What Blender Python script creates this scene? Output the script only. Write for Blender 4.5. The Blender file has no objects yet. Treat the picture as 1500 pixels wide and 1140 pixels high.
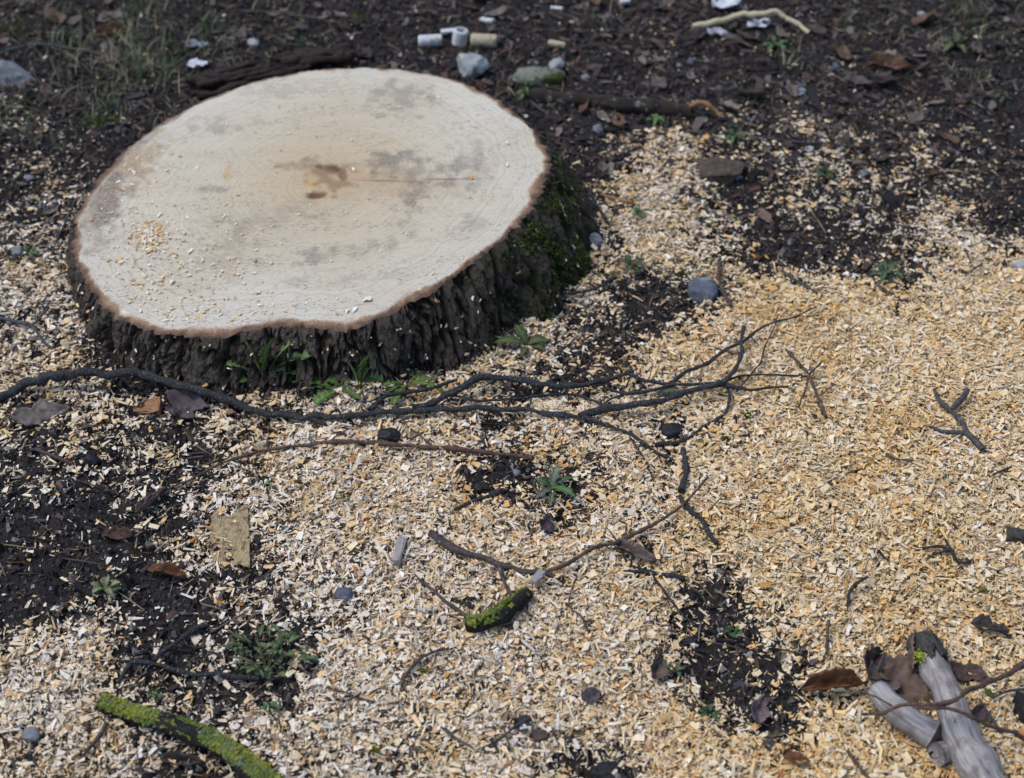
import bpy, math, random
import numpy as np
from mathutils import Vector

# ------------------------------------------------------------------ camera, sky, sun, exposure
scene = bpy.context.scene
COL = scene.collection
CAM_H, PITCH, LENS = 1.50, math.radians(43.0), 50.0
cam_data = bpy.data.cameras.new("camera")
cam_data.lens = LENS
cam_data.sensor_width = 36.0
cam_data.clip_start = 0.05
cam_data.clip_end = 500.0
cam_data.dof.use_dof = True
cam_data.dof.focus_distance = 1.99
cam_data.dof.aperture_fstop = 3.7
cam = bpy.data.objects.new("camera", cam_data)
cam.location = (0, 0, CAM_H)
cam.rotation_euler = (math.pi / 2 - PITCH, 0, 0)
COL.objects.link(cam)
scene.camera = cam

SUN_EL, SUN_AZ = math.radians(60), math.radians(-82)      # azimuth from +Y towards +X
world = bpy.data.worlds.new("World")
scene.world = world
world.use_nodes = True
wn = world.node_tree
wn.nodes.clear()
w_out = wn.nodes.new("ShaderNodeOutputWorld")
w_bg = wn.nodes.new("ShaderNodeBackground")
w_sky = wn.nodes.new("ShaderNodeTexSky")
w_sky.sky_type = 'NISHITA'
w_sky.sun_disc = False
w_sky.sun_elevation = SUN_EL
w_sky.sun_rotation = SUN_AZ
w_sky.air_density = 1.0
w_sky.dust_density = 1.2
w_sky.ozone_density = 1.0
w_bg.inputs["Strength"].default_value = 0.115
wn.links.new(w_sky.outputs[0], w_bg.inputs[0])
wn.links.new(w_bg.outputs[0], w_out.inputs[0])

sun_data = bpy.data.lights.new("sun", 'SUN')
sun_data.energy = 1.35
sun_data.angle = math.radians(28)
sun_data.color = (1.0, 0.985, 0.965)
sun = bpy.data.objects.new("sun", sun_data)
sun_dir = Vector((math.sin(SUN_AZ) * math.cos(SUN_EL), math.cos(SUN_AZ) * math.cos(SUN_EL), math.sin(SUN_EL)))
sun.rotation_euler = sun_dir.to_track_quat('Z', 'Y').to_euler()
COL.objects.link(sun)

scene.view_settings.view_transform = 'Standard'
scene.view_settings.look = 'None'
scene.view_settings.exposure = 0.62
scene.view_settings.gamma = 1.0
scene.cycles.max_bounces = 4
scene.cycles.diffuse_bounces = 2
scene.cycles.glossy_bounces = 1
scene.cycles.transmission_bounces = 1
scene.view_settings.use_curve_mapping = False

# ------------------------------------------------------------------ numeric helpers
rng = np.random.default_rng(7)
random.seed(7)
FPX = LENS / 36.0 * 1500.0
CP, SP = math.cos(PITCH), math.sin(PITCH)


def lin(r, g, b):
    f = lambda c: (c / 255 / 12.92) if c <= 10.31 else ((c / 255 + 0.055) / 1.055) ** 2.4
    return (f(r), f(g), f(b))


def hash3(ix, iy, iz, seed):
    n = (ix * 374761393 + iy * 668265263 + iz * 2147483647 + seed * 1274126177) & 0xFFFFFFFF
    n = ((n ^ (n >> 13)) * 1274126177) & 0xFFFFFFFF
    n = ((n ^ (n >> 16)) * 2246822519) & 0xFFFFFFFF
    return ((n ^ (n >> 15)) & 0xFFFFFF) / float(0xFFFFFF)


def vnoise(x, y, z=0.0, seed=0):
    x = np.asarray(x, float); y = np.asarray(y, float); z = np.asarray(z, float) + np.zeros_like(x)
    ix, iy, iz = np.floor(x).astype(np.int64), np.floor(y).astype(np.int64), np.floor(z).astype(np.int64)
    fx, fy, fz = x - ix, y - iy, z - iz
    fx, fy, fz = [f * f * (3 - 2 * f) for f in (fx, fy, fz)]
    r = 0
    for dx in (0, 1):
        for dy in (0, 1):
            for dz in (0, 1):
                w = (fx if dx else 1 - fx) * (fy if dy else 1 - fy) * (fz if dz else 1 - fz)
                r = r + w * hash3(ix + dx, iy + dy, iz + dz, seed)
    return r


def fbm(x, y, z=0.0, seed=0, octv=4, gain=0.5):
    a, s, t = 1.0, 0.0, 0.0
    k = 1.0
    for o in range(octv):
        s = s + a * vnoise(np.asarray(x) * k, np.asarray(y) * k, np.asarray(z) * k, seed + o * 17)
        t += a
        a *= gain
        k *= 2.03
    return s / t


def sstep(a, b, x):
    t = np.clip((np.asarray(x, float) - a) / (b - a), 0, 1)
    return t * t * (3 - 2 * t)


def project(x, y, z):
    """world -> photo pixel (1500 x 1140)"""
    dz = z - CAM_H
    depth = y * CP - dz * SP
    up = y * SP + dz * CP
    depth = np.maximum(depth, 0.05)
    return 750 + FPX * x / depth, 570 - FPX * up / depth


# how thickly wood chips cover the ground, one digit for each 50 px of the photograph, laid on the ground
DENS = """
000000000000000000000000000000
000000000000000000000000000000
000000000000000000000000000000
110000000000000000000112111110
111000000000000000563122322221
222000000000000002674013332110
333000000000000003885210013741
444000000000000005765410112465
776000000000000054222578754799
565000000000007731124899988999
555000000000067724468799999999
244332355766664112478999999999
245531445777764676735789999999
332223456888863467636799999999
121235566889831126768999999999
111124556889987548778999999999
111113545779998898567999999999
001200345778888999862389999999
124410212679987999952149999988
787533322799999999851125985688
887554434898887789751112656899
787764467888877888996223787689
577753346776677822399867998689
""".split()
DENS = np.array([[int(c) for c in r] for r in DENS], float) / 9.0


def bilerp(G, px, py):
    gx = np.clip((px - 25) / 50.0, 0, G.shape[1] - 1.001)
    gy = np.clip((py - 25) / 50.0, 0, G.shape[0] - 1.001)
    ix, iy = gx.astype(int), gy.astype(int)
    fx, fy = gx - ix, gy - iy
    return (G[iy, ix] * (1 - fx) * (1 - fy) + G[iy, ix + 1] * fx * (1 - fy)
            + G[iy + 1, ix] * (1 - fx) * fy + G[iy + 1, ix + 1] * fx * fy)


# ---- stump cut plane, outline (photo pixels, clockwise) unprojected to the plane
PZ0, PTX, PYC, PXC = 0.115, 0.09, 1.78, -0.30      # z = PZ0 + PTX*(x-PXC)
OUT = [(108, 350), (122, 292), (160, 242), (212, 196), (268, 160), (330, 132), (400, 111), (480, 100), (560, 97),
       (630, 106), (690, 124), (740, 154), (782, 188), (804, 225), (801, 260), (777, 305), (737, 350), (692, 386),
       (642, 420), (592, 448), (545, 470), (500, 484), (470, 480), (430, 476), (390, 478), (345, 487), (295, 492),
       (240, 490), (205, 477), (160, 456), (134, 425), (113, 390)]


def ray(px, py):
    u = (np.asarray(px, float) - 750) / FPX
    v = -(np.asarray(py, float) - 570) / FPX
    return u, CP + v * SP, -SP + v * CP


def on_plane(px, py):
    dx, dy, dz = ray(px, py)
    # CAM_H + t dz = PZ0 + PTX (t dx - PXC)
    t = (PZ0 - PTX * PXC - CAM_H) / (dz - PTX * dx)
    return t * dx, t * dy, CAM_H + t * dz


def plane_z(x):
    return PZ0 + PTX * (x - PXC)


ox, oy, oz = on_plane([p[0] for p in OUT], [p[1] for p in OUT])
pith_x, pith_y, pith_z = [float(v) for v in on_plane(478, 264)]
oa = np.arctan2(oy - pith_y, ox - pith_x)
orad = np.hypot(ox - pith_x, oy - pith_y)
idx = np.argsort(oa)
oa, orad = oa[idx], orad[idx]
_t = np.linspace(-math.pi, math.pi, 1441)
_r = np.interp(_t, np.concatenate([oa - 2 * math.pi, oa, oa + 2 * math.pi]), np.tile(orad, 3))
_k = np.hanning(41); _k /= _k.sum()
_r = np.convolve(np.concatenate([_r[-61:-1], _r, _r[1:61]]), _k, 'same')[60:-60]


def stump_R(a):
    a = (np.asarray(a) + math.pi) % (2 * math.pi) - math.pi
    return np.interp(a, _t, _r)


def stump_t(x, y):
    a = np.arctan2(y - pith_y, x - pith_x)
    return np.hypot(x - pith_x, y - pith_y) / stump_R(a)


def flare(a):
    """how far the foot of the trunk spreads outside the cut, by direction"""
    ca = np.cos(a - math.radians(-5))
    return 0.022 + 0.050 * np.clip(ca, 0, 1) ** 3 + 0.012 * np.clip(np.cos(a + math.radians(75)), 0, 1) ** 4


def cover(x, y):
    x = np.asarray(x, float); y = np.asarray(y, float)
    px, py = project(x, y, 0.01)
    wx = (fbm(x * 9, y * 9, seed=3) - .5) * 60
    wy = (fbm(x * 9, y * 9, seed=4) - .5) * 45
    d = bilerp(DENS, px + wx, py + wy)
    n = fbm(x * 22, y * 22, seed=5, octv=4) - 0.5
    d = d ** 1.35
    n = n * .9 + 0.75 * (vnoise(x * 75, y * 75, seed=6) - .5) + .5 * (vnoise(x * 160, y * 160, seed=8) - .5)
    c = np.clip(d * 1.06 + n * (1 - np.abs(2 * d - 1) * 0.60) * sstep(0.0, .10, d), 0, 1)
    return c


def hsmooth(x, y):
    """the lie of the ground without its fine roughness"""
    x = np.asarray(x, float); y = np.asarray(y, float)
    px, py = project(x, y, 0.01)
    d = bilerp(DENS, px, py)
    far = np.clip(1 - (np.hypot(x, y - 1.9) - 2.2) / 3, 0, 1)
    h = (fbm(x * 2.2, y * 2.2, seed=11, octv=3) - .5) * 0.045 + (fbm(x * 8, y * 8, seed=12, octv=2) - .5) * 0.016
    h = h + d * 0.020 * far
    # chips and soil banked up against the stump
    t = stump_t(x, y)
    h = h + 0.012 * np.exp(-np.clip(t - 1.0, 0, 9) * 9)
    # low bank of soil at the left
    bx, by = ground_flat(70, 760)
    h = h + 0.03 * np.exp(-(((x - bx) / .22) ** 2 + ((y - by) / .16) ** 2))
    bx, by = ground_flat(1330, 700)
    h = h + 0.03 * np.exp(-(((x - bx) / .40) ** 2 + ((y - by) / .32) ** 2))
    bx, by = ground_flat(1180, 320)
    h = h - 0.02 * np.exp(-(((x - bx) / .18) ** 2 + ((y - by) / .13) ** 2))
    return h


def ground_flat(px, py):
    dx, dy, dz = ray(px, py)
    t = -CAM_H / dz
    return t * dx, t * dy


def at(px, py, lift=0.0):
    """photo pixel -> point on the ground (raised by lift)"""
    dx, dy, dz = [float(v) for v in ray(px, py)]
    z = 0.0
    chipd = float(bilerp(DENS, np.array([float(px)]), np.array([float(py)]))[0])
    for _ in range(8):
        t = (z - CAM_H) / dz
        z = float(hsmooth(t * dx, t * dy)) + lift + 0.008 * chipd
    t = (z - CAM_H) / dz
    return Vector((t * dx, t * dy, z))


def px2m(px, py, n):
    p = at(px, py)
    return n * (p.y * CP - (p.z - CAM_H) * SP) / FPX


# ------------------------------------------------------------------ material helpers
def new_mat(name, rough=0.85, spec=0.3):
    m = bpy.data.materials.new(name)
    m.use_nodes = True
    nt = m.node_tree
    b = nt.nodes["Principled BSDF"]
    b.inputs["Roughness"].default_value = rough
    b.inputs["Specular IOR Level"].default_value = spec
    return m, nt, b


def N(nt, t, **kw):
    n = nt.nodes.new(t)
    for k, v in kw.items():
        setattr(n, k, v)
    return n


def noise(nt, vec, scale, detail=5, rough=0.6, dist=0.0):
    n = N(nt, "ShaderNodeTexNoise")
    n.inputs["Scale"].default_value = scale
    n.inputs["Detail"].default_value = detail
    n.inputs["Roughness"].default_value = rough
    n.inputs["Distortion"].default_value = dist
    if vec is not None:
        nt.links.new(vec, n.inputs["Vector"])
    return n.outputs["Fac"]


def ramp(nt, fac, stops, interp='LINEAR'):
    r = N(nt, "ShaderNodeValToRGB")
    r.color_ramp.interpolation = interp
    e = r.color_ramp.elements
    while len(e) < len(stops):
        e.new(0.5)
    for i, (p, c) in enumerate(stops):
        e[i].position = p
        e[i].color = (c, c, c, 1) if isinstance(c, (int, float)) else (*c, 1)
    nt.links.new(fac, r.inputs[0])
    return r.outputs[0]


def mix(nt, fac, a, b, mode='MIX'):
    m = N(nt, "ShaderNodeMix", data_type='RGBA', blend_type=mode)
    for sock, v in ((m.inputs[0], fac), (m.inputs[6], a), (m.inputs[7], b)):
        if isinstance(v, (int, float)):
            sock.default_value = v
        elif isinstance(v, tuple):
            sock.default_value = (*v, 1)
        else:
            nt.links.new(v, sock)
    return m.outputs[2]


def math_n(nt, op, a, b=None):
    m = N(nt, "ShaderNodeMath", operation=op)
    for sock, v in ((m.inputs[0], a), (m.inputs[1], b)):
        if v is None:
            continue
        if isinstance(v, (int, float)):
            sock.default_value = v
        else:
            nt.links.new(v, sock)
    return m.outputs[0]


def bump(nt, b, height, strength=0.5, dist=0.002):
    n = N(nt, "ShaderNodeBump")
    n.inputs["Strength"].default_value = strength
    n.inputs["Distance"].default_value = dist
    nt.links.new(height, n.inputs["Height"])
    nt.links.new(n.outputs[0], b.inputs["Normal"])


def coords(nt, scale=None):
    t = N(nt, "ShaderNodeTexCoord")
    if scale is None:
        return t.outputs["Object"]
    m = N(nt, "ShaderNodeMapping")
    m.inputs["Scale"].default_value = scale
    nt.links.new(t.outputs["Object"], m.inputs["Vector"])
    return m.outputs[0]


def attr(nt, name, out="Color"):
    a = N(nt, "ShaderNodeAttribute", attribute_name=name)
    return a.outputs[out]


def mat_attr_grain(name, rough=0.85, grain=0.35, scale=400, spec=0.25, bstr=0.3):
    """colour from the mesh's own 'tint' plus fine grain"""
    m, nt, b = new_mat(name, rough, spec)
    v = coords(nt)
    f = noise(nt, v, scale, 3)
    g = ramp(nt, f, [(0.25, 1 - grain), (0.75, 1 + grain * 0.35)])
    c = mix(nt, 1.0, attr(nt, "tint"), g, 'MULTIPLY')
    nt.links.new(c, b.inputs["Base Color"])
    bump(nt, b, f, bstr, 0.001)
    return m


def mat_noise(name, c1, c2, scale=60, rough=0.85, c3=None, s3=20, t3=(0.58, 0.66), stretch=(1, 1, 1), bstr=0.6, bdist=0.002, spec=0.25):
    m, nt, b = new_mat(name, rough, spec)
    v = coords(nt, stretch)
    f = noise(nt, v, scale, 6, 0.65)
    c = ramp(nt, f, [(0.3, c1), (0.7, c2)])
    if c3 is not None:
        f3 = noise(nt, coords(nt), s3, 5, 0.6)
        k = ramp(nt, f3, [(t3[0], 0.0), (t3[1], 1.0)])
        c = mix(nt, k, c, c3)
    nt.links.new(c, b.inputs["Base Color"])
    bump(nt, b, f, bstr, bdist)
    return m


# ------------------------------------------------------------------ object helpers
def props(o, label=None, cat=None, group=None, kind=None):
    if label: o["label"] = label
    if cat: o["category"] = cat
    if group: o["group"] = group
    if kind: o["kind"] = kind
    return o


def np_mesh(name, verts, quads=None, tris=None, smooth=False, colors=None, mats=(), extra=None):
    verts = np.asarray(verts, np.float32)
    me = bpy.data.meshes.new(name)
    loops, starts, n = [], [], 0
    parts = []
    if quads is not None and len(quads):
        q = np.asarray(quads, np.int32); parts.append((q.ravel(), len(q), 4))
    if tris is not None and len(tris):
        t = np.asarray(tris, np.int32); parts.append((t.ravel(), len(t), 3))
    li = np.concatenate([p[0] for p in parts])
    off = 0
    st = []
    for p in parts:
        st.append(off + np.arange(p[1], dtype=np.int32) * p[2])
        off += p[1] * p[2]
    st = np.concatenate(st)
    me.vertices.add(len(verts)); me.loops.add(len(li)); me.polygons.add(len(st))
    me.vertices.foreach_set("co", verts.ravel())
    me.loops.foreach_set("vertex_index", li)
    me.polygons.foreach_set("loop_start", st.astype(np.int32))
    me.polygons.foreach_set("use_smooth", np.full(len(st), smooth))
    if colors is not None:
        a = me.attributes.new("tint", 'FLOAT_COLOR', 'POINT')
        c = np.ones((len(verts), 4), np.float32); c[:, :3] = colors
        a.data.foreach_set("color", c.ravel())
    if extra:
        for k, v in extra.items():
            v = np.asarray(v, np.float32)
            if v.ndim == 2:
                a = me.attributes.new(k, 'FLOAT_COLOR', 'POINT')
                c = np.ones((len(verts), 4), np.float32); c[:, :v.shape[1]] = v
                a.data.foreach_set("color", c.ravel())
            else:
                a = me.attributes.new(k, 'FLOAT', 'POINT')
                a.data.foreach_set("value", v)
    me.update(calc_edges=True)
    me.validate()
    for m in mats:
        me.materials.append(m)
    return me


def link(name, me, loc=(0, 0, 0), parent=None):
    o = bpy.data.objects.new(name, me)
    o.location = loc
    if parent is not None:
        o.parent = parent
    COL.objects.link(o)
    return o


def empty(name, loc):
    o = bpy.data.objects.new(name, None)
    o.location = loc
    o.empty_display_size = 0.02
    COL.objects.link(o)
    return o


def grid_quads(nu, nv, wrap_u=False):
    """vertex (i,j) -> i*nv+j"""
    i = np.arange(nu if wrap_u else nu - 1); j = np.arange(nv - 1)
    I, J = np.meshgrid(i, j, indexing='ij')
    I2 = (I + 1) % nu
    return np.stack([I * nv + J, I2 * nv + J, I2 * nv + J + 1, I * nv + J + 1], -1).reshape(-1, 4)


def scatter(name, protos, pos, rot, scl, tint, mat, smooth=False):
    """many small pieces as one mesh; protos: list of (verts, quads, tris)"""
    n = len(pos)
    which = rng.integers(0, len(protos), n)
    V, Q, T, C = [], [], [], []
    off = 0
    for k, (pv, pq, pt) in enumerate(protos):
        m = which == k
        if not m.any():
            continue
        v = pv[None] * scl[m][:, None, :]
        v = np.einsum('nij,nvj->nvi', rot[m], v) + pos[m][:, None, :]
        cnt, nv = v.shape[:2]
        V.append(v.reshape(-1, 3))
        base = (off + np.arange(cnt) * nv)[:, None, None]
        if pq is not None: Q.append((np.asarray(pq)[None] + base).reshape(-1, 4))
        if pt is not None: T.append((np.asarray(pt)[None] + base).reshape(-1, 3))
        C.append(np.repeat(tint[m], nv, 0))
        off += cnt * nv
    me = np_mesh(name, np.concatenate(V), np.concatenate(Q) if Q else None, np.concatenate(T) if T else None,
                 smooth, np.concatenate(C), [mat])
    return link(name, me)


def rot_mats(yaw, tilt, tdir):
    """lie flat, turned by yaw, then tipped by tilt about the horizontal axis tdir"""
    c, s = np.cos(yaw), np.sin(yaw)
    z = np.zeros_like(c); o = np.ones_like(c)
    Rz = np.stack([np.stack([c, -s, z], -1), np.stack([s, c, z], -1), np.stack([z, z, o], -1)], -2)
    ax = np.stack([np.cos(tdir), np.sin(tdir), z], -1)
    ct, st = np.cos(tilt), np.sin(tilt)
    K = np.zeros((len(yaw), 3, 3))
    K[:, 0, 1] = -ax[:, 2]; K[:, 0, 2] = ax[:, 1]; K[:, 1, 0] = ax[:, 2]
    K[:, 1, 2] = -ax[:, 0]; K[:, 2, 0] = -ax[:, 1]; K[:, 2, 1] = ax[:, 0]
    R = np.eye(3)[None] + st[:, None, None] * K + (1 - ct)[:, None, None] * (K @ K)
    return R @ Rz


# ------------------------------------------------------------------ materials
def ground_material():
    m, nt, b = new_mat("soil_and_sawdust", 0.9, 0.2)
    v = coords(nt)
    f1 = noise(nt, v, 45, 8, 0.7)
    f2 = noise(nt, v, 420, 4, 0.7)
    soil = ramp(nt, f1, [(0.25, lin(26, 24, 25)), (0.55, lin(52, 47, 46)), (0.8, lin(88, 80, 77))])
    soil = mix(nt, 0.55, soil, ramp(nt, f2, [(0.3, lin(22, 20, 20)), (0.75, lin(94, 87, 84))]))
    f3 = noise(nt, v, 260, 5, 0.7)
    saw = ramp(nt, f3, [(0.25, lin(120, 94, 66)), (0.5, lin(184, 154, 114)), (0.75, lin(222, 200, 166))])
    f4 = noise(nt, v, 150, 5, 0.7)
    k = math_n(nt, 'ADD', attr(nt, "cover", "Fac"), math_n(nt, 'MULTIPLY', math_n(nt, 'SUBTRACT', f4, 0.5), 1.1))
    k = ramp(nt, k, [(0.42, 0.0), (0.62, 1.0)])
    nt.links.new(mix(nt, k, soil, saw), b.inputs["Base Color"])
    bump(nt, b, math_n(nt, 'ADD', f2, f1), 1.0, 0.007)
    return m


M = {}
M['ground'] = ground_material()
M['chip'] = mat_attr_grain("fresh_wood_chip", 0.9, 0.25, 300, 0.1)
M['crumb'] = mat_attr_grain("soil_crumb", 0.9, 0.5, 350, 0.2)
M['litter'] = mat_attr_grain("leaf_fragment", 0.8, 0.45, 250)
M['leafgreen'] = mat_attr_grain("green_leaf", 0.55, 0.3, 160, 0.4)
M['deadleaf'] = mat_attr_grain("dead_leaf", 0.75, 0.5, 90, 0.3, 0.5)
M['branch'] = mat_noise("dark_branch_bark", lin(18, 19, 22), lin(70, 69, 72), 240, 0.7, lin(130, 130, 128), 330, (0.60, 0.66), bstr=1.0, bdist=.006, spec=.4)
M['twig_brown'] = mat_noise("brown_twig_bark", lin(52, 38, 33), lin(104, 82, 70), 150, 0.7, lin(120, 108, 98), 90, (0.62, 0.7))
M['twig_purple'] = mat_noise("dull_purple_twig_bark", lin(44, 36, 38), lin(92, 80, 78), 170, 0.7, lin(126, 118, 112), 130, (0.62, 0.7))
M['twig_tan'] = mat_noise("tan_twig_bark", lin(110, 78, 48), lin(166, 128, 88), 150, 0.7)
M['twig_slate'] = mat_noise("slate_twig_bark", lin(40, 42, 46), lin(88, 86, 88), 190, 0.7, lin(120, 118, 116), 120, (0.62, 0.7))
M['rock_grey'] = mat_noise("grey_stone", lin(92, 94, 98), lin(140, 142, 146), 60, 0.8, lin(70, 72, 76), 25)
M['rock_pale'] = mat_noise("pale_stone", lin(132, 134, 134), lin(182, 184, 182), 50, 0.85, lin(100, 102, 104), 22)
M['rock_blue'] = mat_noise("slate_stone", lin(62, 66, 76), lin(104, 108, 118), 70, 0.7, lin(130, 132, 138), 40)
M['rock_brown'] = mat_noise("brown_stone", lin(58, 49, 45), lin(104, 89, 80), 90, 0.9, lin(52, 44, 41), 30, bstr=1.0, bdist=.005)
M['rock_moss'] = mat_noise("mossy_stone", lin(96, 98, 88), lin(140, 142, 132), 55, 0.9, lin(66, 74, 40), 26, (0.47, 0.55))
M['charcoal'] = mat_noise("black_lump", lin(20, 20, 22), lin(46, 46, 50), 150, 0.6)
M['white'] = mat_noise("white_plastic", lin(186, 187, 188), lin(216, 217, 217), 90, 0.6, lin(134, 124, 110), 60, (0.5, 0.66), bstr=0.4)
M['beige'] = mat_noise("beige_plastic", lin(160, 150, 124), lin(186, 176, 148), 90, 0.6, lin(120, 106, 84), 60, (0.52, 0.68), bstr=0.4)
M['peeled'] = mat_noise("peeled_stick", lin(170, 158, 124), lin(206, 196, 162), 90, 0.7, lin(120, 100, 72), 50, (0.58, 0.7), bstr=0.5)
M['moss'] = mat_attr_grain("moss", 0.95, 0.4, 300, 0.1)
M['lichen'] = mat_attr_grain("lichen", 0.95, 0.3, 300, 0.1)
M['weathered'] = mat_noise("weathered_grey_wood", lin(120, 114, 116), lin(190, 184, 184), 40, 0.7, lin(84, 72, 68), 26, (0.6, 0.68), stretch=(1, 1, 1), bstr=0.4)
M['oldbark'] = mat_noise("old_grey_bark", lin(36, 33, 32), lin(92, 88, 82), 140, 0.9, bstr=1.0, bdist=0.004)
M['rotten'] = mat_noise("rotten_wood", lin(30, 24, 22), lin(72, 60, 54), 40, 0.9, stretch=(1, 6, 6), bstr=1.0, bdist=0.005)
M['deadlog'] = mat_noise("dark_log_bark", lin(26, 22, 20), lin(58, 50, 44), 60, 0.85, lin(120, 118, 112), 24, (0.60, 0.65), bstr=0.8)
M['orangewood'] = mat_noise("orange_heartwood", lin(112, 78, 54), lin(166, 124, 90), 60, 0.8, stretch=(1, 5, 1), bstr=0.6)
M['palewood'] = mat_noise("pale_block_wood", lin(160, 136, 98), lin(212, 190, 150), 160, 0.9, lin(132, 108, 76), 90, (0.5, 0.62), stretch=(3, 1, 1), bstr=1.0, bdist=.006)
M['leafstalk'] = mat_noise("green_stalk", lin(60, 74, 44), lin(104, 104, 70), 80, 0.7)
M['blackbark'] = mat_noise("black_bark", lin(18, 17, 17), lin(50, 46, 44), 110, 0.9, bstr=1.0, bdist=0.004)

# ------------------------------------------------------------------ ground: one sheet, fine where the photograph looks
def axis(lo, hi, step, far_lo, far_hi):
    core = np.arange(lo, hi, step)
    a, s = [], step
    x = lo
    while x > far_lo:
        s *= 1.25; x -= s; a.append(x)
    c, s = [], step
    x = core[-1]
    while x < far_hi:
        s *= 1.25; x += s; c.append(x)
    return np.concatenate([np.array(a[::-1]), core, np.array(c)])


gx = axis(-1.30, 1.30, 0.008, -60, 60)
gy = axis(0.80, 3.05, 0.008, -60, 120)
GX, GY = np.meshgrid(gx, gy, indexing='ij')
cov = cover(GX, GY)
hz = hsmooth(GX, GY)
rough = (fbm(GX * 55, GY * 55, seed=21, octv=4, gain=.6) - .5)
hz = hz + rough * (0.026 * (1 - cov) + 0.010 * cov)
tt = stump_t(GX, GY)
hz = np.where(tt < 0.9, -0.03, hz)
ground_me = np_mesh("ground", np.stack([GX, GY, hz], -1).reshape(-1, 3), grid_quads(len(gx), len(gy)), smooth=True,
                    mats=[M['ground']], extra={"cover": cov.ravel()})
props(link("ground", ground_me), kind="structure")


def hfine(x, y):
    c = cover(x, y)
    r = fbm(np.asarray(x) * 55, np.asarray(y) * 55, seed=21, octv=4, gain=.6) - .5
    return hsmooth(x, y) + r * (0.026 * (1 - c) + 0.010 * c), c


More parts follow.
